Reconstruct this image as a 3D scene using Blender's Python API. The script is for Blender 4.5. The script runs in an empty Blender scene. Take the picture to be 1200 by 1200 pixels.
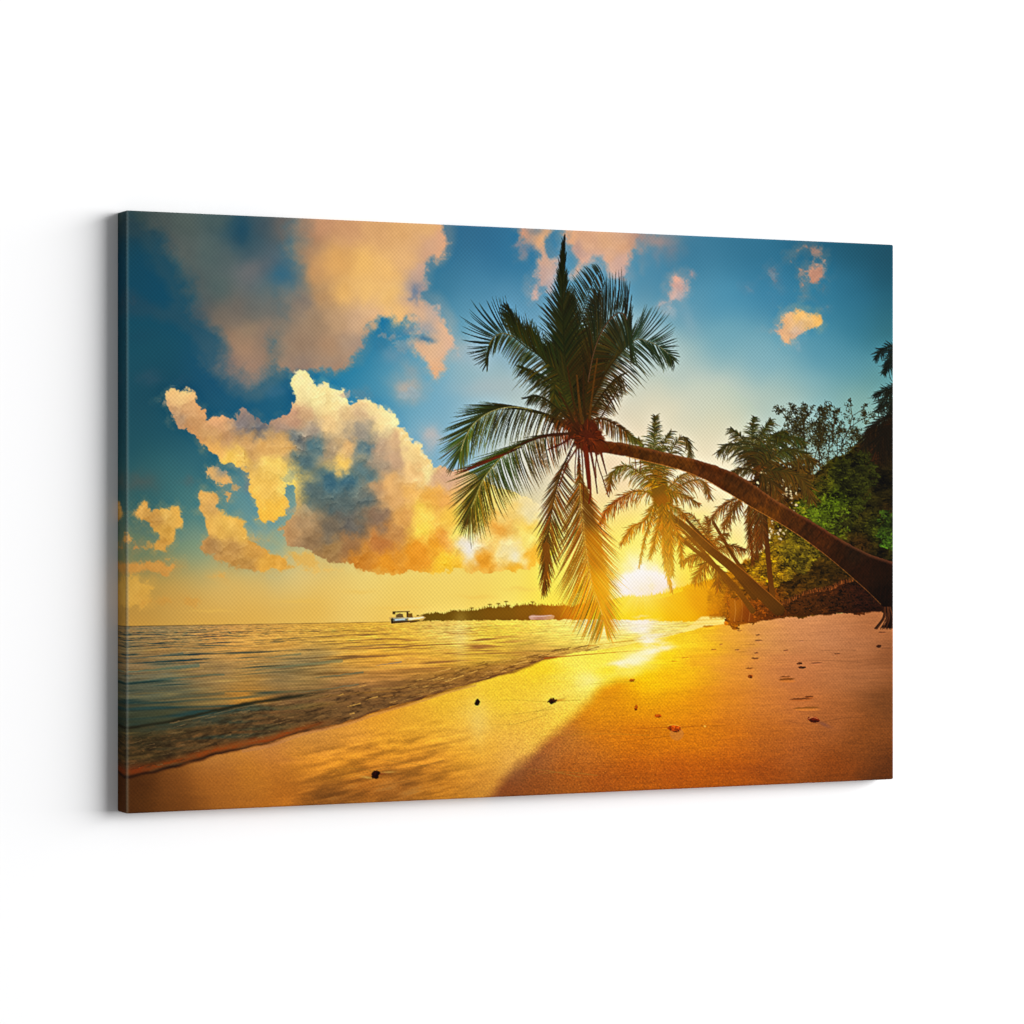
import bpy, bmesh, math
import numpy as np

# ---------------------------------------------------------------- camera, world, light, exposure
SC = bpy.context.scene
SC.view_settings.view_transform = 'Standard'; SC.view_settings.look = 'None'
SC.view_settings.exposure = 0; SC.view_settings.gamma = 1; SC.view_settings.use_curve_mapping = False
SC.render.resolution_x = SC.render.resolution_y = 1024
SC.cycles.samples = 128; SC.cycles.max_bounces = 4

CW, CH, T = 1.2, .8, .033            # canvas print: 120 x 80 cm, 3.3 cm deep; wall is the plane y = 0
F = 3544.0                           # focal length in units of a 1200 px wide picture
ZL, ZR = CH*F/707.5, CH*F/626.5      # distances of its left and right edges along the view axis
XL, XR = (147.2-600)/F*ZL, (1047.2-600)/F*ZR
TH = math.atan2(ZR-ZL, XR-XL)
CW = math.hypot(ZR-ZL, XR-XL)
ct, st = math.cos(TH), math.sin(TH)
ox, oy = XL*ct+ZL*st, -XL*st+ZL*ct   # the left edge, along / across the wall, seen from the camera
CAM = (-ox, -T-oy, 0.0)              # world: left front edge at x = 0, y = -T; picture centre at z = 0

cam = bpy.data.objects.new('camera', bpy.data.cameras.new('camera'))
SC.collection.objects.link(cam); SC.camera = cam
cam.data.sensor_width = 36; cam.data.lens = F/1200*36
cam.data.clip_start = .1; cam.data.clip_end = 200
cam.location = CAM; cam.rotation_euler = (math.pi/2, 0, -TH)

W = bpy.data.worlds.new('World'); SC.world = W; W.use_nodes = True
bg = W.node_tree.nodes['Background']
bg.inputs['Color'].default_value = (1, 1, 1, 1); bg.inputs['Strength'].default_value = .29

def area(name, loc, target, sx, sy, power):
    l = bpy.data.lights.new(name, 'AREA'); l.shape = 'RECTANGLE'; l.size = sx; l.size_y = sy; l.energy = power
    o = bpy.data.objects.new(name, l); SC.collection.objects.link(o); o.location = loc
    from mathutils import Vector
    o.rotation_euler = (Vector(target)-Vector(loc)).to_track_quat('-Z', 'Y').to_euler()
    return o
# one wide studio softbox far to the right, a little above the picture
KA = math.radians(60); KD = 16.0
area('studio_softbox', (.6+KD*math.sin(KA), -KD*math.cos(KA), 2.6), (.6, 0, 0), 25.0, 8.5, 7000)

# ---------------------------------------------------------------- wall
def nodes(name):
    m = bpy.data.materials.new(name); m.use_nodes = True
    return m, m.node_tree, m.node_tree.nodes['Principled BSDF']
wm, nt, bs = nodes('white_wall_paint')
nz = nt.nodes.new('ShaderNodeTexNoise'); nz.inputs['Scale'].default_value = 90; nz.inputs['Detail'].default_value = 4
bp = nt.nodes.new('ShaderNodeBump'); bp.inputs['Strength'].default_value = .03; bp.inputs['Distance'].default_value = .001
nt.links.new(nz.outputs['Fac'], bp.inputs['Height']); nt.links.new(bp.outputs['Normal'], bs.inputs['Normal'])
bs.inputs['Base Color'].default_value = (.86, .86, .865, 1); bs.inputs['Roughness'].default_value = .9
bs.inputs['Specular IOR Level'].default_value = .1
me = bpy.data.meshes.new('wall'); me.from_pydata([(-14, 0, -9), (14, 0, -9), (14, 0, 9), (-14, 0, 9)], [], [(0, 1, 2, 3)])
me.materials.append(wm)
wall = bpy.data.objects.new('wall', me); SC.collection.objects.link(wall); wall['kind'] = 'structure'
# ---------------------------------------------------------------- the printed picture
# The picture on the canvas is a flat print.  It is drawn here with numpy (gradients, polygons,
# noise and brush strokes) in "print units" and laid on the canvas mesh as its ink colours.
import numpy as np
rng = np.random.default_rng(7)
PX0, PY0, PX1, PY1, S = 128.0, 238.0, 1056.0, 962.0, 2.0
NW, NH = int((PX1-PX0)*S), int((PY1-PY0)*S)
f4 = np.float32
XX, YY = np.meshgrid((PX0+(np.arange(NW)+.5)/S).astype(f4), (PY0+(np.arange(NH)+.5)/S).astype(f4))
IMG = np.zeros((NH, NW, 3), f4)
LAB = np.zeros((NH, NW), np.uint8)
_tab = rng.random((16, 256, 256)).astype(f4)

def vn(x, y, seed=0):                       # value noise, -1..1
    x0 = np.floor(x); y0 = np.floor(y)
    fx = x-x0; fy = y-y0
    xi = x0.astype(np.int32); yi = y0.astype(np.int32)
    fx = fx*fx*(3-2*fx); fy = fy*fy*(3-2*fy)
    t = _tab[seed % 16]
    a = t[yi & 255, xi & 255]; b = t[yi & 255, (xi+1) & 255]
    c = t[(yi+1) & 255, xi & 255]; d = t[(yi+1) & 255, (xi+1) & 255]
    return ((a+(b-a)*fx)*(1-fy)+(c+(d-c)*fx)*fy)*2-1

def fbm(x, y, sc, octv=4, seed=0, gain=.5):
    s = 0; a = 1.0; n = 0
    x = x/sc; y = y/sc
    for k in range(octv):
        s = s+a*vn(x+k*17.3, y+k*9.1, seed+k); n += a
        a *= gain; x, y = 1.62*x+1.22*y, 1.62*y-1.22*x
    return (s/n).astype(f4)

def lobes(x, y, sc, seed=0):               # cauliflower relief: heights of packed round lobes, 0..1
    x = x/sc; y = y/sc
    x0 = np.floor(x).astype(np.int32); y0 = np.floor(y).astype(np.int32)
    h = np.zeros(x.shape, f4)
    for j in (-1, 0, 1):
        for i in (-1, 0, 1):
            cx = x0+i; cy = y0+j
            px = cx+_tab[seed % 16][cy & 255, cx & 255]; py = cy+_tab[(seed+1) % 16][cy & 255, cx & 255]
            rr = .55+.5*_tab[(seed+2) % 16][cy & 255, cx & 255]
            h = np.maximum(h, rr*np.sqrt(np.maximum(0, 1-((x-px)**2+(y-py)**2)/(rr*1.15)**2)))
    return h

def zz(ox, oy, k, pts):                     # tracing sheet -> print units
    return [(ox+p[0]*k, oy+p[1]*k)+tuple(p[2:]) for p in pts]

def field(ctrl, X, Y, s=12.0, p=2.0):       # smooth colour interpolation of (x,y,r,g,b) samples
    num = np.zeros(X.shape+(3,), f4); den = np.zeros(X.shape, f4)
    for (cx, cy, r, g, b) in ctrl:
        w = 1.0/((X-cx)**2+(Y-cy)**2+s*s)**p*1e4
        den += w
        num[..., 0] += w*r; num[..., 1] += w*g; num[..., 2] += w*b
    return num/den[..., None]

def coarse(ctrl, q=8, blur=0, ay=1.0, **kw):                # whole sheet, evaluated coarsely then interpolated
    h, w = NH//q+2, NW//q+2
    X, Y = np.meshgrid((PX0+np.arange(w)*q/S).astype(f4), (PY0+np.arange(h)*q/S).astype(f4))
    F = field([(a[0], a[1]*ay)+tuple(a[2:]) for a in ctrl], X, Y*ay, **kw)
    for _ in range(blur):
        P_ = np.pad(F, ((1, 1), (1, 1), (0, 0)), mode='edge')
        F = (P_[:-2, 1:-1]+P_[2:, 1:-1]+P_[1:-1, :-2]+P_[1:-1, 2:]+2*F)/6
    def sample(XS, YS):
        gx = np.clip((XS-PX0)*S/q, 0, w-1.001); gy = np.clip((YS-PY0)*S/q, 0, h-1.001)
        xi = gx.astype(np.int32); yi = gy.astype(np.int32)
        fx = (gx-xi)[..., None]; fy = (gy-yi)[..., None]
        return (F[yi, xi]*(1-fx)+F[yi, xi+1]*fx)*(1-fy)+(F[yi+1, xi]*(1-fx)+F[yi+1, xi+1]*fx)*fy
    return sample

def box(x0, y0, x1, y1):
    a = max(0, int((x0-PX0)*S)); b = min(NW, int((x1-PX0)*S)+1)
    c = max(0, int((y0-PY0)*S)); d = min(NH, int((y1-PY0)*S)+1)
    return slice(c, d), slice(a, b)

def smooth(a, b, v):
    t = np.clip((v-a)/(b-a), 0, 1)
    return t*t*(3-2*t)

def sdist(poly, X, Y):                      # signed distance, positive inside
    d2 = np.full(X.shape, 1e9, f4); ins = np.zeros(X.shape, bool)
    n = len(poly)
    for i in range(n):
        ax, ay = poly[i][:2]; bx, by = poly[(i+1) % n][:2]
        ex, ey = bx-ax, by-ay
        L = ex*ex+ey*ey+1e-9
        t = np.clip(((X-ax)*ex+(Y-ay)*ey)/L, 0, 1)
        d2 = np.minimum(d2, (X-ax-t*ex)**2+(Y-ay-t*ey)**2)
        if ay != by:
            c = (ay > Y) != (by > Y)
            ins ^= c & (X < ex*(Y-ay)/(by-ay)+ax)
    d = np.sqrt(d2)
    return np.where(ins, d, -d)

def comp(sl, a, col, lab=None, thr=.5):
    v = IMG[sl]
    v += (col-v)*a[..., None]
    if lab is not None:
        LAB[sl][a > thr] = lab

def blob(cx, cy, rx, ry, col, al, rot=0, hard=0.0, nz=0.0, lab=None, seed=3):
    R = max(rx, ry)*2.6+4
    sl = box(cx-R, cy-R, cx+R, cy+R)
    X = XX[sl]-cx; Y = YY[sl]-cy
    if nz:
        X = X+fbm(XX[sl], YY[sl], max(rx, ry)*.8, 4, seed)*nz
        Y = Y+fbm(XX[sl], YY[sl], max(rx, ry)*.8, 4, seed+5)*nz
    c, s = math.cos(math.radians(rot)), math.sin(math.radians(rot))
    u = (X*c+Y*s)/rx; v = (-X*s+Y*c)/ry
    r2 = u*u+v*v
    a = np.exp(-r2*1.2) if not hard else smooth(1+1-hard, hard, np.sqrt(r2))
    comp(sl, (a*al).astype(f4), np.array(col, f4), lab)

def cloud(poly, ctrl, feather=3, amp=5, sc=16, lab=None, al=1.0, det=10, s=9, seed=0, cut=0.0, cwarp=1.0, puff=0, mask=None, g=None, wd=.45, na=1.0, cau=0, halo=.28):
    xs = [p[0] for p in poly]; ys = [p[1] for p in poly]
    m = feather*2+amp*2
    sl = box(min(xs)-m, min(ys)-m, max(xs)+m, max(ys)+m)
    X = XX[sl]; Y = YY[sl]
    n1 = fbm(X, Y, sc, 5, seed, .58); n2 = fbm(X+71, Y+13, sc, 5, seed+3, .58)
    WX = X+n1*amp; WY = Y+n2*amp
    d = sdist(poly, WX, WY)
    a = smooth(-feather, feather, d+cut+fbm(X, Y, sc*.35, 3, seed+7)*feather*.8)*al
    if g is not None:                        # torn, fractal edge
        d = sdist(poly, X+n1*amp*.6, Y+n2*amp*.6)
        nn = fbm(X+n1*5, Y+n2*5, sc, 6, seed+7, .62)*1.5+.35*np.abs(fbm(X, Y, sc*.5, 4, seed+9, .6))
        if cau:                              # rounded, heaped-up edge
            ux = X+n1*3; uy = Y+n2*3
            nn = nn*(1-cau)+cau*1.5*((lobes(ux, uy, sc, seed+1)-.55)+.6*(lobes(ux, uy, sc*.48, seed+5)-.55)+.4*(lobes(ux, uy, sc*.24, seed+8)-.55)+.25*fbm(X, Y, 3, 3, seed))
        a = smooth(-.02, wd, d*g+nn*na+.12)*al*smooth(-1.6/g, -.5/g, d)
        a = np.maximum(a, halo*al*smooth(-9, 7, d+n1*9))
    if mask: a = a*mask(X+n1*14, Y+n2*14)
    col = field(ctrl, X+n1*amp*cwarp, Y+n2*amp*cwarp, s=s)
    # billows: small lobes shaded towards the low sun
    b1 = fbm(X+n1*6, Y+n2*6, sc*.8, 5, seed+2, .6)
    col = col+(b1*det*1.5)[..., None]*np.array([1, .9, .7], f4)
    if puff:
        wx = X+n1*5; wy = Y+n2*5; rel = 0
        for k, (q, am) in enumerate(((15, .8), (7.5, .7), (3.8, .5))):
            e = q*.08
            rel = rel+am*(lobes(wx, wy, q, seed+k*3)-lobes(wx-e*.5, wy-e, q, seed+k*3))*4.2
        rel = np.clip(-rel, -1.1, 1.1)*(.65+.9*fbm(X, Y, 22, 2, seed+4))
        col = col+(rel*puff*(.35+.65*smooth(0, 30, d)+.5*smooth(24, 0, d)))[..., None]*np.array([1, .93, .75], f4)
    comp(sl, a, np.clip(col, 0, 255), lab)

def poly(P, col, lab=None, feather=.5, al=1.0, amp=0, sc=6, seed=1, s=8):
    xs = [p[0] for p in P]; ys = [p[1] for p in P]
    m = feather+amp+2
    sl = box(min(xs)-m, min(ys)-m, max(xs)+m, max(ys)+m)
    X = XX[sl]; Y = YY[sl]
    if amp:
        d = sdist(P, X+fbm(X, Y, sc, 3, seed)*amp, Y+fbm(X, Y, sc, 3, seed+4)*amp)
    else:
        d = sdist(P, X, Y)
    a = np.clip(.5+d/(2*feather), 0, 1)*al
    c = field(col, X, Y, s=s) if isinstance(col, list) else np.array(col, f4)
    comp(sl, a.astype(f4), c, lab)

def splat(x, y, r, col, lab=None, al=1.0):  # union of many soft round dabs, colour-averaged
    x = np.asarray(x, f4); y = np.asarray(y, f4); r = np.asarray(r, f4)*S
    gx = (x-PX0)*S-.5; gy = (y-PY0)*S-.5
    K = int(math.ceil(float(r.max())+.6))
    x0, x1 = int(max(0, gx.min()-K-1)), int(min(NW, gx.max()+K+2))
    y0, y1 = int(max(0, gy.min()-K-1)), int(min(NH, gy.max()+K+2))
    if x1 <= x0 or y1 <= y0: return
    w, h = x1-x0, y1-y0
    A = np.zeros(w*h, f4); Wt = np.zeros(w*h); C = np.zeros((3, w*h))
    ix = np.round(gx).astype(np.int32); iy = np.round(gy).astype(np.int32)
    for oy in range(-K, K+1):
        for ox in range(-K, K+1):
            px = ix+ox; py = iy+oy
            cov = np.clip(r+.5-np.hypot(px-gx, py-gy), 0, 1)*np.minimum(1, r*2)
            ok = (cov > 0) & (px >= x0) & (px < x1) & (py >= y0) & (py < y1)
            if not ok.any(): continue
            idx = (py[ok]-y0)*w+(px[ok]-x0); cv = cov[ok]
            np.maximum.at(A, idx, cv)
            Wt += np.bincount(idx, cv, w*h)
            for k in range(3): C[k] += np.bincount(idx, cv*col[ok, k], w*h)
    Wt[Wt == 0] = 1
    comp((slice(y0, y1), slice(x0, x1)), (A*al).reshape(h, w), (C/Wt).T.reshape(h, w, 3).astype(f4), lab, .45)

def tcurve(pts, t):                          # Catmull-Rom along a polyline, by length
    P = np.array([p[:2] for p in pts], float)
    seg = np.hypot(*np.diff(P, axis=0).T); cum = np.r_[0, np.cumsum(seg)]; cum /= cum[-1]
    t = np.clip(np.asarray(t, float), 0, 1)
    i = np.clip(np.searchsorted(cum, t, side='right')-1, 0, len(P)-2)
    u = ((t-cum[i])/(cum[i+1]-cum[i]))[:, None]
    p1 = P[i]; p2 = P[i+1]
    p0 = np.where((i > 0)[:, None], P[np.maximum(i-1, 0)], 2*p1-p2)
    p3 = np.where((i < len(P)-2)[:, None], P[np.minimum(i+2, len(P)-1)], 2*p2-p1)
    return .5*((2*p1)+(-p0+p2)*u+(2*p0-5*p1+4*p2-p3)*u*u+(-p0+3*p1-3*p2+p3)*u**3)

def line(pts, w0, w1, col, lab=None, al=1.0, jit=0):
    P = np.array([p[:2] for p in pts], float)
    L = np.hypot(*np.diff(P, axis=0).T).sum()
    n = max(4, int(L*3)); t = np.linspace(0, 1, n)
    Q = tcurve(pts, t)
    c = np.asarray(col, f4)
    if c.ndim == 1: c = np.repeat(c[None], n, 0)
    if jit: c = c*(1+rng.normal(0, jit, (n, 1)))
    splat(Q[:, 0], Q[:, 1], (w0+(w1-w0)*t)/2, c, lab, al)

PALM = [(660,300,36,38,14),(640,400,36,38,12),(560,380,24,34,24),(600,410,48,46,14),(720,340,36,34,22),(770,400,34,44,28),
 (690,450,52,34,8),(660,460,46,42,12),(550,500,58,62,20),(530,520,80,80,28),(600,490,48,44,20),(590,545,54,62,12),(550,590,84,72,18),(535,600,95,70,25),
 (640,560,80,50,20),(680,515,80,28,8),(650,620,105,66,15),(640,660,125,80,15),(685,590,100,62,12),(680,620,125,75,12),(690,650,165,98,14),(720,640,200,108,18),(705,670,215,130,10),
 (700,700,212,134,14),(700,740,210,145,30),(712,590,150,62,18),(730,500,78,45,15),(790,500,105,88,42),(770,510,82,74,24),(745,515,90,78,30),(730,550,118,95,25),
 (800,520,92,78,35),(770,580,160,104,14),(720,600,172,88,12),(740,640,215,135,20),(780,640,210,124,12),(785,680,225,140,15),(820,570,150,105,45),(820,640,160,88,14),
 (880,510,72,74,25),(880,540,68,52,14),(930,520,70,72,20),(940,550,100,74,20),(860,520,80,75,35),(870,600,118,70,16),(880,640,118,62,12),
 (830,600,150,95,40),(900,600,98,58,14),(1040,420,30,44,38),(1040,470,30,34,20),(1040,500,42,28,12),(850,670,150,85,12)]
PALM = [(a[0], a[1], a[2]*1.08, a[3]*1.16, a[4]) if a[1] < 620 and a[0] < 800 else a for a in PALM]
palmc = coarse(PALM, s=14, blur=3)

def frond(pts, A, B, n=60, w=1.5, curl=.14, lab=None, bright=1.0, rach=None, jit=.18, spread=.1, shade=1.0):
    """A and B: (t, dx, dy) of the leaflets' reach on either side of the rib."""
    n = int(n*1.25); w = w*.74
    def sides(Q, first):
        q = np.array(Q, float); t = np.sort(rng.random(n))*.97+.03*rng.random(n)
        t = np.clip(np.linspace(0, 1, n)+rng.normal(0, .35/n, n), 0, 1)
        dx = np.interp(t, q[:, 0], q[:, 1]); dy = np.interp(t, q[:, 0], q[:, 2])
        ln = 1+rng.normal(0, spread, n); an = rng.normal(0, spread*.5, n)
        dx, dy = (dx*np.cos(an)-dy*np.sin(an))*ln, (dx*np.sin(an)+dy*np.cos(an))*ln
        O = tcurve(pts, t); m = 84
        u = np.linspace(0, 1, m)[None]
        L = np.hypot(dx, dy)[:, None]
        T = tcurve(pts, np.clip(t+.02, 0, 1))-tcurve(pts, np.clip(t-.02, 0, 1))
        T /= np.hypot(T[:, 0], T[:, 1])[:, None]+1e-6
        # leaflets leave along the rib, then swing outwards
        mx = dx[:, None]*.5+T[:, :1]*L*curl*.5; my = dy[:, None]*.5+T[:, 1:]*L*curl*.5-L*curl*.12
        x = O[:, :1]+2*u*(1-u)*mx+u*u*dx[:, None]
        y = O[:, 1:]+2*u*(1-u)*my+u*u*dy[:, None]
        r = (w/2*(1-u**2.2)*(.45+.55*np.minimum(1, u*5)))+np.zeros_like(x)+.12
        br = bright*np.clip(1+rng.normal(0, jit, (n, 1)), .4, 1.9)*(1.0-.1*u)*(1 if first else shade)
        hue = rng.normal(0, .5, (n, 1)); hue = np.stack([1+.28*hue, 1+.03*hue, 1-.2*hue], -1)
        c = palmc(x.astype(f4), y.astype(f4))*br[..., None]*hue
        splat(x.ravel(), y.ravel(), r.ravel(), c.reshape(-1, 3), lab, .96)
    if A: sides(A, True)
    if B: sides(B, False)
    Q = tcurve(pts, np.linspace(0, 1, 200))
    c = palmc(Q[:, 0].astype(f4), Q[:, 1].astype(f4))*bright*.9
    splat(Q[:, 0], Q[:, 1], np.linspace(w*.85, .35, 200), c, lab)
    if rach:
        t = np.linspace(rach[0], rach[1], 260); Q = tcurve(pts, t)
        c = np.repeat(np.array(rach[2], f4)[None], 260, 0)*(1+rng.normal(0, .12, (260, 1)))
        splat(Q[:, 0]+.3, Q[:, 1], np.full(260, .42), c, lab, .8)

def auto(pts, L, n=26, w=1.2, lab=None, bright=1.0, droop=.55, jit=.24, one=None):
    """a small frond: leaflets set at an angle to the rib and pulled down by their weight"""
    A = []; B = []
    for t in np.linspace(0, 1, 9):
        T = tcurve(pts, [min(1, t+.03)])[0]-tcurve(pts, [max(0, t-.03)])[0]
        T /= np.hypot(*T)+1e-6
        ang = math.radians(62-32*t); l = 1.15*L*(.45+1.1*math.sin(math.pi*min(1, .18+.72*t))*.6)*(1-.35*t)
        for s, Q in ((1, A), (-1, B)):
            c_, s_ = math.cos(s*ang), math.sin(s*ang)
            Q.append((t, (T[0]*c_-T[1]*s_)*l, (T[0]*s_+T[1]*c_)*l+droop*l))
    if one == 'A': B = None
    if one == 'B': A = None
    frond(pts, A, B, n=int(n*2.0), w=w*.8, lab=lab, bright=bright*.86, jit=jit, curl=.3, spread=.3)

def dabs(P, n, r0, r1, ctrl, lab=None, jit=.35, clump=6, al=.95, seed=2, edge=1.0, hole=-.25, elong=2.0, feather=3, light=None):
    """leafy texture: many leaf-sized dabs through a polygon, gathered in clumps with gaps"""
    xs = [p[0] for p in P]; ys = [p[1] for p in P]
    x = rng.uniform(min(xs)-2, max(xs)+2, n).astype(f4); y = rng.uniform(min(ys)-2, max(ys)+2, n).astype(f4)
    d = sdist(P, x, y)
    nz = fbm(x, y, clump, 3, seed)
    ok = (d+nz*feather*2*edge > 0) & (nz > hole-np.clip(d, 0, 12)*.05)
    x = x[ok]; y = y[ok]; nz = nz[ok]; m = len(x)
    if not m: return
    ang = rng.random(m)*math.pi*2; k = np.linspace(-.5, .5, 5)[None]
    r = rng.uniform(r0, r1, m)
    c = field(ctrl, x, y, s=10)*np.clip(1+rng.normal(0, jit, m)+nz*.8, .3, 1.8)[:, None]*.8
    c = np.clip(c, 4, 255)
    X = x[:, None]+np.cos(ang)[:, None]*k*r[:, None]*elong*2; Y = y[:, None]+np.sin(ang)[:, None]*k*r[:, None]*elong
    o = rng.permutation(m)
    for part in np.array_split(o, 5):
        splat(X[part].ravel(), Y[part].ravel(), np.repeat(r[part], 5)*.8, np.repeat(c[part], 5, 0), lab, al)

# ---- label numbers
(SKY, CL_UP, CL_CUM, CL_TOP, CL_ORG, CL_LOW, SUN, SEA, BEACH, ISLE, BOAT, DINGHY, TRK, CRN, TRK2, CRN2, TRK3, CRN3,
 BUSH, FEATH, BANK, EDGEP, CRN4, TRK4, TRK5, TRK6, TRK7) = range(1, 28)
STONE0 = 40

# ================================================================ sky
SKYC = [(155,262,40,70,82),(155,310,18,80,102),(185,320,16,80,106),(195,345,16,82,108),(160,400,22,86,106),(165,430,28,90,108),(250,440,24,86,115),(285,465,25,92,122),
 (200,500,30,90,108),(185,450,22,80,100),(330,470,28,100,130),(240,540,48,106,120),(160,520,34,92,105),(160,570,52,102,105),(240,600,84,134,132),(190,560,56,112,118),
 (160,640,110,130,105),(215,590,72,125,125),(225,640,125,150,125),(175,690,190,160,90),(200,700,212,165,85),(155,725,205,155,75),(165,700,200,150,70),(250,725,215,165,80),(250,650,160,165,125),(300,600,108,150,148),
 (290,585,95,145,150),(310,625,125,160,150),(325,660,190,180,130),(260,690,222,182,105),(400,640,190,180,130),
 (440,390,34,122,160),(400,440,34,128,164),(425,455,60,140,172),(540,270,48,108,142),(530,300,52,115,148),(510,330,58,125,155),(560,320,72,136,168),(480,440,108,165,186),
 (460,450,80,150,178),(530,480,118,172,196),(500,470,112,170,195),(510,500,125,175,195),(540,380,95,155,180),(550,420,140,180,190),(600,300,52,122,158),(575,290,44,108,145),(600,400,125,165,185),(600,360,92,150,180),(570,440,155,185,190),
 (600,470,175,195,190),(530,540,130,175,195),(560,500,150,185,195),(600,530,200,200,180),(640,540,220,205,175),
 (750,400,150,180,185),(720,440,200,206,190),(700,470,225,212,185),(800,300,58,122,152),(770,310,72,135,165),(735,310,85,145,172),(800,350,90,150,175),(800,420,165,190,185),(820,460,200,206,188),(850,350,75,145,175),(850,400,115,168,182),
 (880,290,52,118,148),(900,300,44,113,143),(950,290,34,98,126),(1000,290,28,88,110),(1040,295,26,80,100),(1044,320,26,84,104),(1040,350,36,100,120),(1000,340,40,110,138),(960,340,50,125,155),(900,340,60,132,165),
 (1000,380,52,125,150),(1040,385,50,112,125),(960,410,85,150,172),(1000,430,88,150,165),(1035,445,90,145,148),(1000,470,130,172,165),(1015,490,135,172,160),(900,430,122,172,185),(950,450,130,175,180),(900,470,175,195,182),(920,480,165,188,175),
 (850,460,195,204,185),(850,500,215,210,180),(780,480,225,215,185),(830,550,238,222,190),(750,540,240,215,180),(800,580,245,222,180),(760,620,252,225,140),(720,560,238,208,175),(700,600,240,210,150),(860,610,245,225,175),(850,640,248,220,130),
 (400,700,236,196,108),(300,700,226,185,105),(300,722,222,172,82),(450,700,242,208,112),(450,720,238,190,90),(550,690,245,214,115),(600,700,248,222,112),(650,690,252,225,95),(650,710,252,210,60),
 (350,680,228,200,130),(360,715,230,182,88),(430,690,240,210,125),(520,700,244,210,110),(560,705,244,205,95),(690,650,252,222,110),(720,640,252,225,110),(800,640,250,215,80),(800,670,252,215,70),(820,660,246,200,60),(730,690,255,235,120),(780,690,255,225,80)]
sky = coarse(SKYC, s=22, p=2.4, blur=30)
nx = fbm(XX, YY, 60, 3, 1); ny = fbm(XX, YY, 60, 3, 4)
IMG[:] = sky(XX+nx*9, YY+ny*9)
LAB[:] = SKY

Z1 = lambda p: zz(140, 240, .38333, p)
Z2 = lambda p: zz(520, 260, .25, p)
Z3 = lambda p: zz(500, 480, .21667, p)
Z4 = lambda p: zz(700, 470, .21667, p)
Z5 = lambda p: zz(840, 390, .29167, p)
R4 = lambda p: zz(790, 270, .225, p)

# high dark cloud, upper left
cloud(Z1([(-60,-90),(600,-90),(560,200),(540,400),(500,500),(480,555),(440,590),(390,592),(330,570),(310,530),(270,490),(230,425),(180,385),(130,365),(60,345),(-40,320),(-40,265),(40,262),(90,298),(130,312),(160,296),(140,245),(100,200),(70,150),(60,105),(30,95),(-60,80)]),
 Z1([(40,40,60,80,80),(120,60,80,90,88),(200,60,86,98,94),(300,50,76,94,94),(370,70,38,80,98),(385,110,48,84,98),(440,70,72,90,98),(500,60,108,104,100),(130,120,84,92,92),(200,150,96,104,100),(280,150,88,104,102),
 (340,160,90,103,102),(400,140,72,94,103),(400,200,116,112,112),(450,190,95,105,112),(500,210,56,104,126),(540,230,78,110,122),(490,240,72,108,122),(470,270,100,115,115),(220,260,85,95,95),(300,260,88,105,103),(60,310,70,80,92),(150,350,84,90,95),
 (230,340,74,90,98),(300,350,120,110,98),(350,330,116,108,100),(420,320,105,108,105),(500,300,122,115,108),(560,300,128,120,110),(280,420,124,112,105),(340,400,160,130,104),(400,380,150,128,105),(380,440,172,136,108),
 (450,400,140,122,108),(400,500,162,132,112),(330,480,130,115,110),(430,560,150,130,118),(360,560,135,122,118),(500,450,146,125,108),(560,420,150,128,108),(600,400,160,135,108),(240,400,84,95,105)]),
 feather=15, amp=10, sc=44, lab=CL_UP, det=5, s=17, seed=1, cwarp=.7, g=.045, wd=1.9, na=.75)
# high orange cloud
cloud(Z1([(440,-90),(1004,-60),(1020,10),(1018,100),(1005,150),(985,180),(958,192),(948,220),(950,262),(975,280),(1000,310),(1025,350),(1030,390),(1062,430),(1045,465),(1000,490),(970,545),(955,540),(930,490),(900,450),(888,425),(920,405),(870,378),(838,378),(822,350),(790,345),(775,380),(762,430),(740,480),(690,505),(640,528),(560,530),(500,520),(450,480),(430,300),(430,150)]),
 Z1([(500,60,118,107,100),(560,60,165,130,105),(620,60,195,145,110),(700,70,206,155,114),(780,80,216,165,115),(860,80,222,170,115),(940,70,226,175,120),(990,90,215,165,135),(960,140,210,165,135),(560,150,170,135,105),
 (600,200,206,155,104),(660,180,226,170,104),(740,180,240,186,112),(820,200,240,186,116),(880,170,232,180,124),(925,200,196,163,146),(912,262,145,143,152),(900,300,216,175,145),(620,280,186,146,105),(680,270,236,182,110),
 (760,270,242,190,118),(830,280,243,192,120),(860,330,241,190,124),(540,230,90,112,120),(500,210,70,105,122),(560,300,134,122,112),(600,350,160,135,110),(660,350,190,155,120),(720,350,202,166,134),(760,330,222,180,140),(560,420,155,130,108),
 (640,430,176,142,112),(700,420,172,145,122),(740,440,160,145,135),(640,500,160,138,120),(560,490,150,130,115),(920,340,222,180,145),(970,320,185,168,160),(935,385,135,150,165),(985,380,226,180,145),(1010,430,226,180,150),
 (960,430,232,186,145),(920,430,222,180,145),(960,500,226,178,140),(1035,440,200,182,168),(480,300,110,112,108),(470,400,140,124,108),(480,180,85,104,115)]),
 feather=5.5, amp=9, sc=22, lab=CL_UP, det=5, s=14, seed=5, cwarp=.8, g=.08, wd=1.15, na=.85, mask=lambda x, y: smooth(300, 365, x+.25*(y-300)))
sl = box(270, 240, 400, 440)   # let the dark and the orange cloud run into each other
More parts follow.
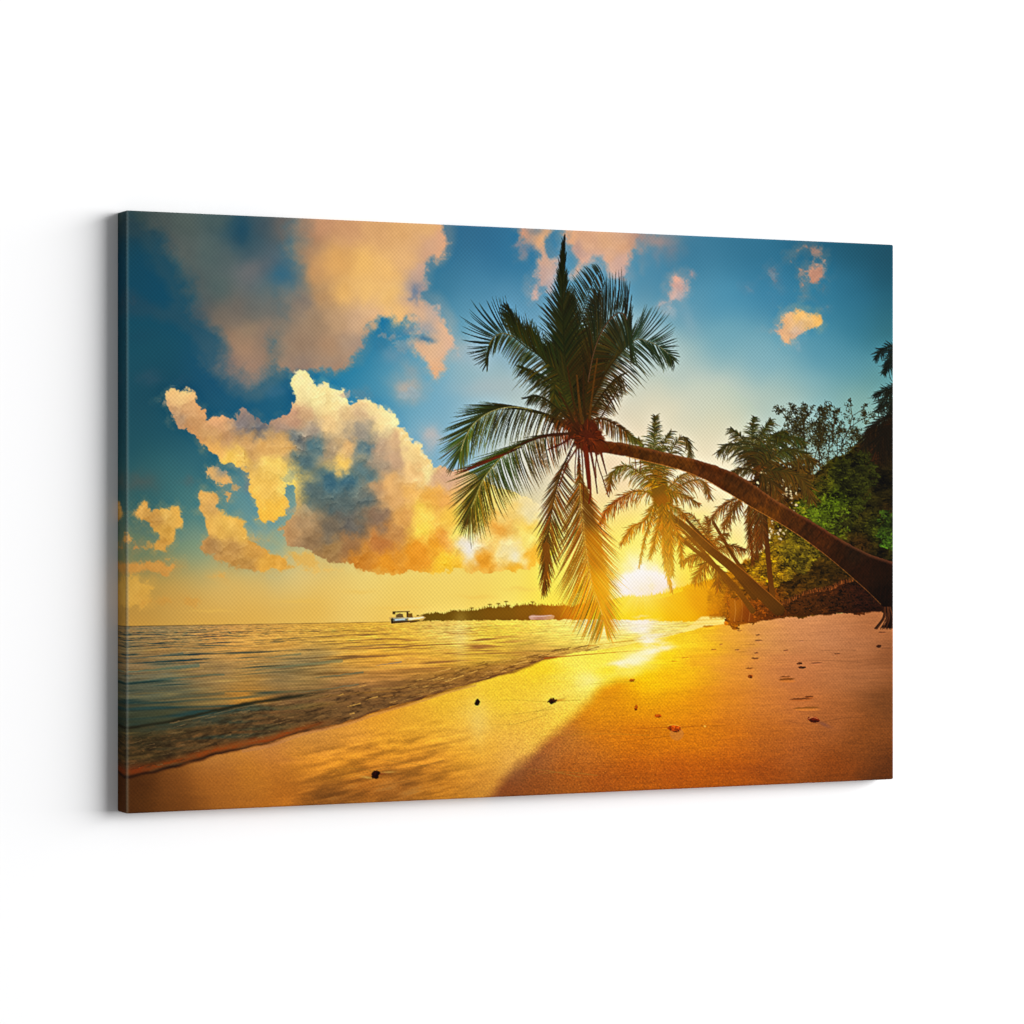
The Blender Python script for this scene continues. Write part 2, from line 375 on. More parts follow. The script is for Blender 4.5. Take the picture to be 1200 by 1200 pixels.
for (x, y, rx, ry, c, a) in [(880,560,48,42,(188,172,158),.85),(840,450,50,40,(112,150,170),.6),(800,420,30,30,(50,125,158),.6),(890,500,34,30,(150,160,162),.55),(950,710,38,40,(196,184,178),.75),(740,580,30,22,(110,140,152),.5),
      (1130,560,120,34,(170,185,188),.55),(1080,460,60,40,(165,180,190),.5),(1100,620,80,40,(150,185,198),.4),(940,405,28,14,(70,120,150),.8),(905,275,14,26,(112,130,150),.75),(880,390,25,14,(90,135,160),.7),
      (500,215,34,26,(52,104,128),.55),(372,80,22,46,(34,78,98),.55),(60,400,60,20,(30,78,100),.2),(480,570,40,22,(70,115,140),.45),(90,530,40,25,(55,90,108),.6),(190,540,26,16,(34,84,108),.5),
      (60,845,55,32,(92,98,92),.6),(210,845,30,18,(85,108,108),.5),(405,845,30,36,(140,130,118),.75),(60,600,60,120,(34,84,100),.3),(370,800,45,14,(130,145,138),.6),(430,1010,55,18,(150,165,140),.5)]:
    (px, py), = Z1([(x, y)]); blob(px, py, rx*.38333, ry*.38333, c, a, nz=7, seed=int(x) % 9)
# high pink clouds, middle
cloud(Z2([(340,-40),(530,-40),(515,60),(498,90),(510,130),(555,150),(560,180),(548,230),(535,310),(505,355),(470,330),(455,350),(435,372),(405,365),(392,330),(410,250),(432,200),(430,165),(402,150),(385,190),(352,184),(350,130),(318,112),(350,80)]),
 Z2([(370,60,218,158,126),(365,20,190,145,125),(460,90,234,172,124),(480,50,214,165,125),(395,140,108,130,148),(440,30,140,140,140),(470,180,215,170,145),(470,230,206,170,155),(450,290,196,166,156),(415,335,218,176,160),(500,300,186,165,160),(525,70,118,135,148),(525,110,150,148,150),(345,110,150,140,145)]),
 feather=4, amp=6, sc=15, lab=CL_TOP, det=8, s=7, seed=2, al=.92, g=.12, wd=1.5, na=.9)
cloud(Z2([(545,-40),(940,-40),(985,60),(950,110),(945,200),(930,220),(910,150),(880,200),(885,260),(860,300),(800,270),(740,240),(690,232),(640,262),(600,262),(588,180),(565,120)]),
 Z2([(600,80,227,166,124),(620,130,192,155,142),(680,70,222,165,128),(680,110,226,170,134),(760,100,227,170,128),(830,110,226,168,128),(880,80,206,155,125),(930,80,165,138,130),(640,160,205,165,148),(660,190,226,175,150),(720,190,214,170,150),(780,160,226,172,138),(830,190,216,170,150),(860,250,188,165,162),(930,160,130,140,150),(640,230,220,175,150),(700,230,190,165,155)]),
 feather=5, amp=7, sc=18, lab=CL_TOP, det=8, s=8, seed=4, al=.93, g=.085, wd=1.6, na=.9)
blob(772, 282, 26, 13, (168,140,132), .8, nz=9); blob(788, 294, 12, 14, (120,128,140), .6, nz=6); blob(770, 300, 6, 12, (120,135,150), .5, nz=4)
cloud(Z2([(1050,258),(1085,228),(1130,233),(1150,268),(1152,330),(1122,385),(1060,402),(1005,392),(1040,330)]), Z2([(1080,265,228,168,146),(1120,300,208,166,154),(1060,340,214,172,158),(1060,380,188,172,170),(1130,350,180,168,168)]),
 feather=4.5, amp=5, sc=12, lab=CL_TOP, det=10, s=6, seed=6, al=.9, g=.11, wd=1.6, na=.9)
blob(811, 322, 4, 5, (175,150,150), .7, nz=4); blob(785, 365, 12, 8, (170,180,185), .5, nz=5); blob(806, 372, 10, 22, (140,170,182), .35, rot=-20, nz=5)
# small orange cloud and its wisps, right
for (P, c, a) in [([(585,120),(640,55),(740,60),(790,110),(745,140),(665,112),(600,160)], (158,130,118), .85), ([(640,190),(700,178),(760,160),(790,150),(775,250),(740,285),(700,285),(690,340),(665,350),(650,270)], (190,142,120), .95),
      ([(460,190),(540,170),(550,240),(570,300),(550,320),(520,290),(480,250)], (112,128,142), .75), ([(340,275),(380,280),(425,265),(405,330),(385,325)], (100,135,158), .6), ([(760,200),(830,240),(800,270),(770,260)], (110,120,128), .5),
      ([(500,330),(520,330),(515,390),(495,380)], (90,135,160), .5), ([(760,280),(800,290),(790,350),(750,320)], (90,118,132), .5), ([(740,395),(815,390),(800,420),(750,430)], (120,135,145), .55), ([(590,570),(680,560),(660,630),(610,640)], (150,172,180), .55), ([(480,515),(520,510),(530,535),(490,530)], (150,160,165), .55)]:
    cloud(R4(P), [p+c for p in [(R4([P[0]])[0][0], R4([P[0]])[0][1])]], feather=4.5, amp=7, sc=9, lab=CL_ORG if a > .9 else None, al=a, det=14, seed=8, g=.14, wd=1.6)
cloud(R4([(512,522),(540,505),(532,460),(568,420),(610,412),(640,398),(690,415),(712,440),(745,438),(772,480),(762,512),(700,522),(655,545),(622,572),(575,590),(550,552)]),
 R4([(650,450,236,186,118),(740,480,226,180,112),(590,480,226,178,130),(570,540,216,172,132),(600,430,214,175,136),(650,520,206,175,150),(700,500,222,182,128),(540,515,200,165,145)]),
 feather=2.8, amp=5.5, sc=10, lab=CL_ORG, det=11, s=6, seed=9, g=.14, wd=1.0, na=.85)

# big cumulus
CUM = Z1([(140,590),(150,573),(175,566),(210,568),(230,588),(236,608),(256,618),(270,662),(288,648),(310,641),(345,655),(370,640),(400,638),(430,652),(460,680),(490,655),(520,640),(528,610),(555,600),(540,575),(533,545),(543,513),(575,522),(590,545),(620,548),(650,560),(680,572),
 (692,600),(702,612),(730,598),(760,603),(800,618),(836,640),(847,665),(842,685),(880,700),(890,725),(915,733),(922,760),(945,780),(955,808),(975,810),(1000,803),(1060,820),(1120,850),(1200,880),(1290,930),(1340,1000),(1320,1080),(1200,1115),(1110,1125),(1040,1105),(960,1122),
 (900,1112),(840,1127),(780,1125),(700,1092),(640,1082),(600,1055),(560,1045),(520,1035),(500,990),(530,960),(545,905),(540,862),(505,850),(500,880),(515,905),(500,950),(450,970),(430,960),(420,900),(400,860),(395,820),(360,790),(320,785),(280,760),(240,710),(215,690),(180,680),(155,640),(148,605)])
CUMC = Z1([(190,585,245,200,138),(205,625,222,172,122),(180,655,180,148,115),(240,640,208,160,112),(235,675,200,152,104),(300,660,220,168,122),(260,700,198,154,104),(300,740,228,176,106),(345,770,242,196,104),(380,665,142,130,122),(430,680,120,118,116),(330,700,195,152,108),
 (400,725,206,160,104),(450,745,224,174,108),(480,800,246,204,112),(450,860,240,192,102),(470,930,240,186,84),(520,850,247,208,112),(500,680,176,148,125),(530,655,190,150,120),(500,740,222,172,104),(560,550,252,224,162),(600,590,252,224,158),(650,620,250,216,150),
 (680,595,252,228,166),(640,665,236,196,138),(570,640,214,174,130),(590,690,172,152,130),(535,720,124,126,120),(600,730,96,122,124),(560,780,100,118,116),(645,740,180,154,120),(680,790,248,198,108),(700,740,228,182,124),(735,700,160,148,130),(755,745,104,126,128),
 (700,640,228,192,140),(740,640,212,178,138),(770,620,248,218,158),(800,665,246,212,150),(832,660,254,232,172),(690,840,86,116,123),(640,850,82,112,119),(750,820,102,122,120),(600,880,108,118,110),(680,920,108,116,108),(750,900,112,118,110),(790,780,170,148,122),
 (700,980,118,110,98),(640,1000,128,114,94),(560,980,182,150,110),(580,1020,158,128,92),(540,1000,190,150,104),(700,1040,165,124,82),(650,1052,165,130,84),(740,1085,208,142,62),(820,1095,224,152,56),(800,1040,192,130,74),(800,960,148,122,98),(830,1000,192,140,84),
 (850,900,216,166,108),(820,860,228,176,114),(790,870,190,150,108),(840,780,198,162,128),(800,740,186,156,126),(850,730,216,176,134),(880,720,248,216,150),(905,765,246,210,146),(900,820,236,190,130),(948,820,250,224,156),(900,880,236,180,104),(930,940,248,204,98),(880,960,214,158,92),
 (925,985,248,208,92),(960,900,236,175,88),(980,835,212,168,130),(1005,830,206,164,132),(1000,900,232,170,94),(1020,960,242,192,88),(920,1060,230,154,56),(980,1040,236,164,56),(1000,1092,242,190,62),(1060,1050,238,224,188),(1040,1005,248,216,108),(1030,1080,244,190,70)]) + \
 [(582,619,226,160,74),(621,619,240,190,88),(548,640,240,226,200),(549,650,240,226,195),(600,649,246,226,170),(605,655,245,224,165),(621,601,238,218,165),(565,658,230,158,56),(604,664,236,168,50),(576,629,247,204,120),(522,632,235,165,84),(630,653,240,175,66),(652,664,246,196,46),(621,627,250,224,130),(560,600,230,180,80),(540,660,238,180,60),(590,600,238,200,120),(640,630,246,205,90)]
_m = np.array([190., 158, 112])
CUMC = [(a[0], a[1])+tuple(np.clip(_m+(np.array(a[2:])-_m)*1.16, 20, 255)) for a in CUMC]
cloud(CUM, CUMC, feather=1.5, amp=7.5, sc=13, lab=CL_CUM, det=11, s=9, seed=11, cwarp=1.3, puff=22, g=.15, wd=.42, na=.9, cau=.7, mask=lambda x, y: 1-.75*smooth(652, 674, y)*smooth(420, 330, x)-.35*smooth(662, 680, y))
# sparkling broken rim on the crest, soft haze off the base
for k in range(46):
    t = rng.random(); p = tcurve(Z1([(533,545),(543,513),(590,543),(650,560),(690,600),(760,603),(836,640),(847,680),(915,735),(950,800)]), [t])[0]
    blob(p[0]+rng.normal(0, 1.5), p[1]+rng.normal(1, 1.8), rng.uniform(1, 3.2), rng.uniform(1, 2.4), (252,230,176), .55, hard=.4, nz=2, lab=None, seed=k % 9)
blob(548, 641, 7, 12, (236,226,214), .75, nz=5); blob(603, 652, 6, 7, (244,230,190), .75, nz=4)
blob(640, 600, 12, 16, (232,216,190), .6, nz=6); blob(618, 590, 10, 14, (238,214,160), .5, nz=5)
for (x, y, w_, h_, c, a) in [(205,452,9,4,(110,128,132),.6),(190,470,7,3,(200,165,130),.6),(405,462,8,5,(190,170,150),.6),(352,598,14,9,(190,165,125),.6),(340,560,9,14,(150,165,140),.5),(262,560,9,7,(216,172,112),.8),(275,572,6,4,(210,165,108),.7),(288,548,12,4,(160,155,135),.7),(245,588,6,5,(220,172,104),.7),
      (300,632,12,6,(200,165,105),.6),(160,600,8,5,(205,160,95),.6),(176,640,9,4,(212,160,85),.6),(205,655,12,3,(214,165,90),.6),(330,655,20,5,(228,180,98),.6),(376,668,26,5,(236,190,104),.6),(480,462,16,9,(150,175,185),.6),(470,405,14,10,(130,155,165),.6),(455,395,10,5,(150,150,150),.6)]:
    cloud([(x-w_, y), (x-w_*.3, y-h_), (x+w_*.6, y-h_*.8), (x+w_, y+h_*.2), (x+w_*.2, y+h_), (x-w_*.7, y+h_*.7)], [(x, y)+c], amp=4, sc=7, al=a, det=10, seed=int(x) % 8, g=.2, wd=1.3, na=1.3, halo=.15)
# lower left clouds
cloud(Z1([(262,815),(280,800),(310,802),(345,825),(352,850),(320,866),(300,850),(266,832)]), Z1([(280,815,226,176,112),(320,845,228,176,108),(310,810,160,150,130)]), feather=1.6, amp=4, sc=8, lab=CL_LOW, det=6, s=5, seed=3, puff=10, g=.17, wd=.8, al=.9)
cloud(Z1([(318,870),(345,880),(345,905),(325,910)]), Z1([(335,890,215,165,100)]), feather=1.6, amp=3, sc=6, lab=CL_LOW, det=8, seed=6, g=.2, wd=.8, al=.85)
cloud(Z1([(48,940),(55,920),(76,900),(90,915),(97,937),(130,925),(175,923),(191,945),(190,985),(170,992),(166,1030),(142,1062),(106,1058),(95,1040),(120,1025),(112,1000),(90,972),(60,966)]),
 Z1([(80,920,232,176,96),(140,940,240,186,98),(170,960,236,180,90),(110,960,212,158,84),(140,1000,224,168,80),(130,1040,214,160,80)]), feather=1.7, amp=4, sc=9, lab=CL_LOW, det=12, s=6, seed=2, puff=24, g=.17, wd=.75, al=.95, na=.9, cau=.5)
cloud(Z1([(238,880),(250,868),(275,878),(303,882),(312,900),(292,920),(330,950),(372,960),(395,995),(405,1030),(450,1058),(505,1088),(530,1108),(430,1120),(380,1112),(330,1102),(285,1080),(250,1052),(270,1010),(265,960),(243,930)]),
 Z1([(260,890,228,176,100),(290,910,220,170,100),(330,975,242,188,94),(300,1000,236,180,90),(380,1005,238,184,92),(285,1040,186,142,88),(350,1050,198,148,84),(410,1060,214,158,80),(450,1095,232,172,78),(390,1100,190,142,76)]), feather=1.8, amp=4.5, sc=10, lab=CL_LOW, det=12, s=7, seed=7, puff=24, g=.16, wd=.75, al=.95, na=.9, cau=.5)
for (P, c, a, ft) in [([(-40,1082),(50,1090),(100,1084),(130,1078),(152,1098),(198,1104),(150,1124),(100,1130),(-40,1132)], (216,156,80), .9, 2.5), ([(-40,1130),(60,1128),(92,1140),(112,1170),(100,1230),(-40,1230)], (236,180,84), .75, 4),
      ([(0,1010),(25,1000),(38,1020),(28,1038),(0,1035)], (226,164,88), .9, 2), ([(42,1036),(65,1035),(62,1055),(45,1054)], (216,152,84), .8, 2), ([(430,1015),(462,1008),(470,1025),(440,1035)], (224,172,98), .8, 2),
      ([(520,1060),(600,1062),(640,1098),(600,1112),(540,1100)], (232,178,88), .7, 4), ([(270,1135),(320,1130),(330,1145),(280,1150)], (226,170,86), .7, 2.5), ([(60,1200),(240,1195),(260,1215),(60,1225)], (214,155,72), .5, 4)]:
    cloud(Z1(P), Z1([P[0]+c]), feather=ft, amp=4, sc=12, lab=CL_LOW if a > .85 else None, al=a, det=7, seed=5, g=.12, wd=.9)
for (x, y, rx, ry) in [(560,700,24,3),(470,712,30,2.5),(420,694,18,3),(610,690,20,3),(350,705,28,2.5),(250,716,26,2)]:
    blob(x, y, rx, ry, (238,190,92), .35, nz=5)

# ================================================================ sun and its glow
blob(752, 668, 80, 80, (255,214,70), .55); blob(752, 672, 46, 44, (255,232,110), .9)
for k in range(30):
    a0 = rng.uniform(0, 6.28); q_ = rng.random()**.5
    blob(755+25*q_*math.cos(a0), 685+15*q_*math.sin(a0), rng.uniform(5, 13), rng.uniform(4, 9), (251,247,251), .85, nz=9, seed=k % 9, lab=SUN)
blob(750, 664, 16, 8, (252,244,225), .6, nz=8); blob(742, 655, 9, 9, (253,240,180), .5, nz=6)

# ================================================================ sea
HZ = lambda x: 733.7-.0165*(x-147)
Z6 = lambda p: zz(140, 720, .38333, p)
Z7 = lambda p: zz(590, 690, .38333, p)
SEAC = Z6([(30,50,166,134,78),(110,50,160,138,88),(30,95,128,118,80),(100,100,176,134,70),(200,60,184,150,84),(150,160,112,114,84),(60,190,98,104,80),(60,170,150,118,70),(130,215,96,106,82),(220,165,156,126,74),(60,250,92,94,74),(150,245,112,104,74),
 (60,290,76,80,60),(60,335,46,58,44),(150,310,66,72,50),(250,270,112,94,58),(300,60,208,156,80),(400,70,228,172,78),(350,120,220,162,74),(300,150,160,132,80),(300,200,150,124,74),(380,200,188,142,64),(385,260,222,150,56),(450,140,176,140,74),
 (520,155,130,120,80),(600,125,146,128,80),(600,180,170,138,74),(480,200,146,122,74),(560,215,146,118,64),(500,90,226,170,74),(600,70,232,180,74),(700,70,236,186,68),(800,60,242,192,68),(700,130,226,170,68),(800,130,228,166,58),(900,100,240,186,62),
 (1000,80,244,206,88),(1040,60,242,214,118),(1100,60,250,206,68),(1180,60,252,216,74),(1000,150,226,170,62),(900,160,226,166,68),(800,190,200,144,68),(700,220,168,124,68),(1100,130,238,188,68),(1180,120,244,196,70),
 (60,370,68,60,36),(150,355,84,70,42),(250,335,98,80,50),(350,300,102,78,48),(450,300,112,84,52),(550,270,122,90,58),(650,270,130,96,62),(750,260,118,84,54),(850,230,106,76,44),(950,215,138,100,50),(1050,190,126,88,38),(1150,165,146,102,44),
 (100,440,92,66,34),(60,415,84,64,30),(200,410,104,72,38),(300,380,114,76,40),(450,350,108,74,46)]) + \
 zz(600, 600, .19167, [(50,700,250,214,88),(300,700,252,224,112),(600,700,252,236,170),(700,690,250,240,200),(780,680,248,244,250),(900,690,252,232,130),(1100,680,250,216,88),(100,800,238,194,88),(300,790,250,220,98),(700,760,252,216,78),(50,860,150,105,48),(200,860,176,128,60)])
SEAC = [(a[0], a[1], min(255, a[2]*1.0), a[3]*.98, a[4]*1.06) if a[1] < 810 and a[0] < 560 else a for a in SEAC]
seaf = coarse(SEAC, s=17, p=2.0, ay=3.0, blur=8)
sl = box(128, 715, 870, 930)
X = XX[sl]; Y = YY[sl]
H = np.maximum(Y-HZ(X), 0)+.8
q = np.log(H+3)
lat = (X-900)/(H+14)
w1 = vn(lat*1.1+3*q, q*15+.4*np.sin(lat*1.3), 3); w2 = vn(lat*2.3+7, q*30+.3*np.sin(lat*3), 5); w3 = vn(lat*6, q*58, 8); w4 = vn(X/2.2, Y/.9, 9)
c = seaf(X+w1*10, Y+w1*2.5+w2*1.5)
amp = np.clip(H/10, .4, 1)
dk = np.clip((w1*.9+w2*.7-.12)*1.35, 0, 1)*amp
teal = smooth(460, 220, X)[..., None]
darkc = np.array([44, 62, 56], f4)*teal+np.array([150, 105, 50], f4)*(1-teal)
far = smooth(640, 560, X)
c = c+(darkc-c)*(dk*(.9*far+.15))[..., None]
c = c*(1+(w1*.05+w2*.15+w3*.09+w4*.035)*np.clip(H/5, .4, 1))[..., None]
lt = np.clip(-w1*.8-w3*.5-.35, 0, 1)*amp
c = c+(np.array([255, 205, 105], f4)-c)*(lt*.42)[..., None]
a = smooth(-.4, .4, Y-HZ(X)).astype(f4)
c = c+(np.array([112, 116, 92], f4)-c)*(.06*smooth(560, 200, X))[..., None]; comp(sl, a, np.clip(c, 0, 255), SEA)
line([(147,733.9),(300,731.6),(470,728.6)], .9, .5, (120,92,48), SEA, .75)
for (x0, y0, x1, y1, w, cc, al) in [(147,772,214,766,2,(64,88,84),.75),(150,788,232,780,4.5,(62,98,92),.6),(150,800,262,790,2.4,(80,100,84),.6),(150,822,262,812,3,(84,92,74),.5),(300,785,400,774,4,(100,112,86),.6),(370,762,450,755,2,(140,115,70),.6),
       (370,794,425,788,2.6,(96,106,84),.7),(310,771,352,766,2.5,(96,108,84),.6),(480,748,560,742,1.2,(190,135,55),.6),(395,742,470,737,1,(180,130,60),.6),(440,780,470,776,1.6,(118,112,110),.8),(350,812,420,802,2,(100,105,84),.7),(230,850,300,838,2,(52,52,34),.5),(230,836,330,822,1.2,(180,150,90),.35)]:
    n = 9; xs = np.linspace(x0, x1, n); ys = np.linspace(y0, y1, n)+rng.normal(0, .35, n)
    line(list(zip(xs, ys)), w*.3, w, cc, None, al*.7)
    line(list(zip(xs+6, ys+w*.6+.8)), .4, w*.5, (225,178,100), None, al*.3)
# breaking edge: churned, mottled band between crest and shore
SH = [(128,915),(145,911),(185,904),(217,895),(247,886),(285,877),(315,871),(360,856),(402,847),(450,831),(483,822),(527,808),(558,800),(600,787),(638,773),(670,766),(696,762),(730,757),(770,748),(800,741),(826,735)]
CR = [(128,856),(147,853),(200,845),(240,835),(290,824),(330,818),(370,812),(410,803),(450,797),(500,789),(550,779),(600,771),(640,764),(700,752),(760,744),(826,733)]
shx = np.array([p[0] for p in SH], f4); shy = np.array([p[1] for p in SH], f4)
crx = np.array([p[0] for p in CR], f4); cry = np.array([p[1] for p in CR], f4)
sy = np.interp(X, shx, shy).astype(f4); cy = np.interp(X, crx, cry).astype(f4)
v = (Y-cy)/(sy-cy)
th = np.clip((sy-cy)/50, .12, 1)
vv = (Y-cy)
cn = vn(X/11, vv/3.2+X*.01, 2)*th+.7*vn(X/6, vv/1.9+3, 6)+.5*vn(X/3, vv/1.1, 7)+.3*vn(X/1.4, vv/.8, 8)
inb = smooth(-.08, .35, v+.15*vn(X/16, Y/5, 9))*smooth(1.02, .98, v)*smooth(760, 640, X)
base = IMG[sl]
brn = np.array([70, 54, 30], f4)+smooth(220, 640, X)[..., None]*np.array([98, 62, 22], f4)
base += (brn-base)*(smooth(-.05, .5, v+.12*vn(X/22, Y/6, 4))*smooth(1.02, .98, v)*(.5-.18*smooth(350, 600, X))*smooth(720, 600, X))[..., None]
m = np.clip(cn*.55, -1, 1)*inb
dark = np.clip(m, 0, 1)[..., None]; lite = np.clip(-m, 0, 1)[..., None]
rgt = smooth(380, 640, X)[..., None]
base += (np.array([46, 32, 18], f4)+rgt*np.array([40, 20, 0], f4)-base)*dark*.75
base += (np.array([142, 100, 56], f4)+rgt*np.array([75, 60, 10], f4)-base)*lite*.6
# translucent orange wash behind the shore line, left
wash = np.exp(-((v-.9)/.09)**2)*smooth(420, 330, X)*smooth(-.2, .1, v)
base += (np.array([156, 74, 22], f4)-base)*(wash*.8*(.8+.3*cn.clip(-1, 1)))[..., None]
red = np.exp(-((X-160)/16)**2-((Y-902)/7)**2)
base += (np.array([150, 48, 8], f4)-base)*(red*.35)[..., None]
np.clip(base, 0, 255, out=base)
for x0 in np.arange(128, 400, 2.4):
    y0 = np.interp(x0, crx, cry)+.6; k_ = .5+.5*float(fbm(np.array([x0], f4), np.array([5.], f4), 30, 3, 5)[0])
    blob(x0, y0+rng.normal(0, .3), 4, .8+1.6*k_, (44,42,26), (.25+.5*k_)*float(smooth(405, 330, x0)), rot=-11)
line([(p[0]+rng.normal(0, 2), p[1]+4+rng.normal(0, .8)) for p in CR if 150 <= p[0] <= 420], 1.0, .8, (150,120,78), None, .4)
for k in range(150):
    x0 = rng.uniform(150, 620); t = rng.random(); y0 = np.interp(x0, crx, cry)*(1-t)+np.interp(x0, shx, shy)*t-.5
    L = rng.uniform(4, 15)*(1.2-.5*t); lt_ = rng.random() < .5; q_ = smooth(250, 600, x0)
    cc_ = (np.array([150, 118, 76])*(1-q_)+np.array([236, 184, 96])*q_) if lt_ else (np.array([36, 26, 14])*(1-q_)+np.array([84, 52, 22])*q_)
    line([(x0, y0), (x0+L*.5, y0-L*.12+rng.normal(0, .6)), (x0+L, y0-L*.24)], .4, rng.uniform(.5, 1.1), cc_, None, .5)
for k in range(70):
    x0 = rng.uniform(380, 690); t = rng.random(); y0 = np.interp(x0, crx, cry)*(1-t)+np.interp(x0, shx, shy)*t
    L = rng.uniform(5, 16); line([(x0, y0), (x0+L*.5, y0-L*.14+rng.normal(0, .5)), (x0+L, y0-L*.27)], .5, rng.uniform(.6, 1.5), (86,52,22) if rng.random() < .6 else (236,180,90), None, .6)

# ================================================================ far shore
ISL = [(488,721.5),(497,719.6),(505,719),(512,718.2),(520,719.4),(530,716),(540,715.6),(545,716.5),(552,714.8),(560,715),(566,713),(574,711.5),(580,713),(586,710.5),(590,712),(594,709.5),(599,713),(604,709.8),(612,709.8),(618,708.6),(624,708),(629,710),(634,708.8),(640,709.6),(650,710),(660,709),(668,711),(675,709.5),(690,708),(726,701),(740,698.5),(753,700),(772,696.5),(784,694),(792,690),(800,688),(811,684),(820,683),(832,679),(846,672),(860,668),(872,730),(700,726),(494,727.5)]
ISLC = [(500,722,120,92,20),(540,720,122,90,18),(590,718,126,88,14),(620,718,132,88,14),(650,718,160,98,14),(670,718,205,120,16),(700,715,235,160,14),(730,712,252,212,30),(760,708,250,206,14),(790,705,240,180,8),(820,702,222,148,8),(845,700,190,118,8),(860,710,165,92,8),(800,720,240,175,10),(760,720,250,205,20)]
poly(ISL, ISLC, ISLE, feather=.6, amp=1.5, sc=3, s=10)
for x in np.arange(498, 830, 2.1):
    top = np.interp(x, [p[0] for p in ISL[:-3]], [p[1] for p in ISL[:-3]])
    hgt = rng.uniform(.5, 3.0)*(1 if x > 560 else .6)
    cc = field(ISLC, np.array([x], f4), np.array([715], f4))[0]
    line([(x, top+1.5), (x+rng.normal(0, .8), top-hgt)], 1.6, .5, cc, ISLE, .9)
for x in np.arange(724, 800, 1.6):
    top = np.interp(x, [p[0] for p in ISL[:-3]], [p[1] for p in ISL[:-3]])
    line([(x, top+4), (x+rng.normal(0, 1.2), top-rng.uniform(0, 5)*rng.random())], 2.2, .6, (252, 214, 24), ISLE, .8)
for (x, y) in [(574,709),(584,708),(593,705.5),(596,710),(553,713),(624,706)]:
    for a_ in (-150, -120, -90, -60, -30):
        line([(x, y), (x+3*math.cos(math.radians(a_)), y+2.4*math.sin(math.radians(a_))+.6)], .9, .4, (118,82,16), ISLE, .9)
    line([(x, y), (x, y+5)], .8, .9, (118,82,16), ISLE, .9)

# ================================================================ beach
BP = SH+[(840,730),(855,731),(880,728),(920,722),(970,719),(1035,715),(1062,714),(1062,975),(128,975)]
LIT = [(163,935,116,76,30),(150,950,106,66,26),(160,918,100,62,26),(197,923,152,102,48),(197,940,140,92,40),(255,919,190,130,58),(255,892,188,134,72),(293,904,206,146,60),(312,878,198,140,76),(332,935,200,135,52),(370,866,206,150,76),(370,892,222,160,62),(408,854,222,160,72),(408,892,232,170,62),
 (389,935,152,106,50),(439,917,186,128,54),(466,921,168,118,55),(466,873,236,176,62),(485,840,234,180,62),(447,840,230,166,58),(523,824,242,196,62),(554,854,242,192,84),(562,835,245,210,92),(592,816,249,215,56),(542,892,236,176,62),(523,919,216,150,54),(504,904,206,146,58),(562,912,216,154,66),(560,880,240,185,70),
 (601,816,249,211,78),(640,785,252,214,40),(628,795,251,216,58),(667,778,253,230,100),(686,801,253,236,122),(647,816,251,216,96),(628,851,246,196,78),(609,874,242,192,88),(598,893,230,178,92),(667,836,249,205,72),(713,790,252,215,26),(736,770,254,226,100),(700,775,254,232,90),(751,785,253,205,8),(782,767,253,206,18),(782,797,249,180,16),(820,767,242,165,32),(820,747,250,196,38),
 (801,750,253,214,52),(858,747,226,155,60),(858,786,220,140,54),(897,747,206,140,84),(897,786,200,125,70),(935,732,200,134,88),(935,747,196,130,84),(935,786,186,115,70),(973,747,188,125,84),(1012,747,178,115,74),(1031,732,160,100,60),(1042,767,138,84,48),(973,786,180,114,70),(1012,786,164,104,64),(1042,824,118,70,34),(973,843,160,94,48),
 (1012,862,132,74,30),(1042,905,98,52,20),(973,901,134,68,20),(935,882,164,90,38),(935,824,186,110,58),(897,824,200,120,54),(897,862,180,100,34),(897,905,154,76,20),(858,824,216,130,38),(858,862,200,110,24),(858,905,174,86,15),(820,824,226,140,18),(820,862,210,120,14),(820,905,180,90,14),
 (782,824,228,146,10),(782,862,210,120,14),(782,905,176,86,18),(743,824,226,146,10),(743,862,205,115,14),(743,905,176,90,18),(743,800,246,190,10)]
SHD = [(713,836,216,135,14),(700,825,224,148,20),(705,862,200,114,22),(686,882,180,104,38),(667,862,182,116,48),(690,845,208,128,22),(648,874,172,106,50),(628,889,152,98,56),(601,905,142,98,62),(628,916,150,85,34),(667,905,165,90,28),(705,916,165,85,24),(598,925,140,78,36),(575,934,158,100,55),
 (743,824,226,146,10),(743,862,205,115,14),(743,905,176,90,18),(782,862,210,120,14),(760,800,244,180,10)]
litf = coarse(LIT, s=16, ay=1.3, blur=14); shf = coarse(SHD, s=16, blur=6)
sl = box(128, 700, 1062, 962); X = XX[sl]; Y = YY[sl]
bd = sdist(BP, X+fbm(X, Y, 10, 3, 3)*1.2, Y+fbm(X, Y, 12, 4, 5)*1.8)
ripx = fbm(X, Y*4.5, 34, 4, 6); fine = vn(X/.8, Y/.7, 2)+.7*vn(X/1.7, Y/1.1, 4)
c = litf(X+ripx*10, Y+ripx*3)
shp = [(555,950),(566,937),(590,912),(612,890),(635,870),(655,855),(668,842),(678,832),(690,818),(705,803),(735,792),(790,800),(800,990),(555,990)]
sd = sdist(shp, X+fbm(X, Y, 26, 3, 9)*5, Y+fbm(X, Y*3, 20, 3, 2)*2)
sa = smooth(-8, 11, sd)*smooth(800, 720, X)
c = c+(shf(X, Y)-c)*sa[..., None]
streak = vn(X/40, (Y+.02*X)/1.9, 11)*.5+vn(X/14, (Y+.03*X)/.8, 12)*.6+fbm(X, Y*3, 60, 3, 1)*.5     # raked, wind-combed lines
drk = smooth(600, 720, X)*.55+.25
c = c*(1-np.array([.03, .085, .16], f4)*(smooth(600, 420, X)*smooth(850, 900, Y+.1*(X-400)))[..., None])
c = c*(1-np.array([.02, .07, .12], f4)*(smooth(690, 600, X))[..., None])
c = c*(1+streak*.06*drk+fine*(.038+.05*smooth(790, 900, Y)*smooth(560, 640, X)+.02*smooth(880, 700, X)*smooth(180, 400, X)))[..., None]
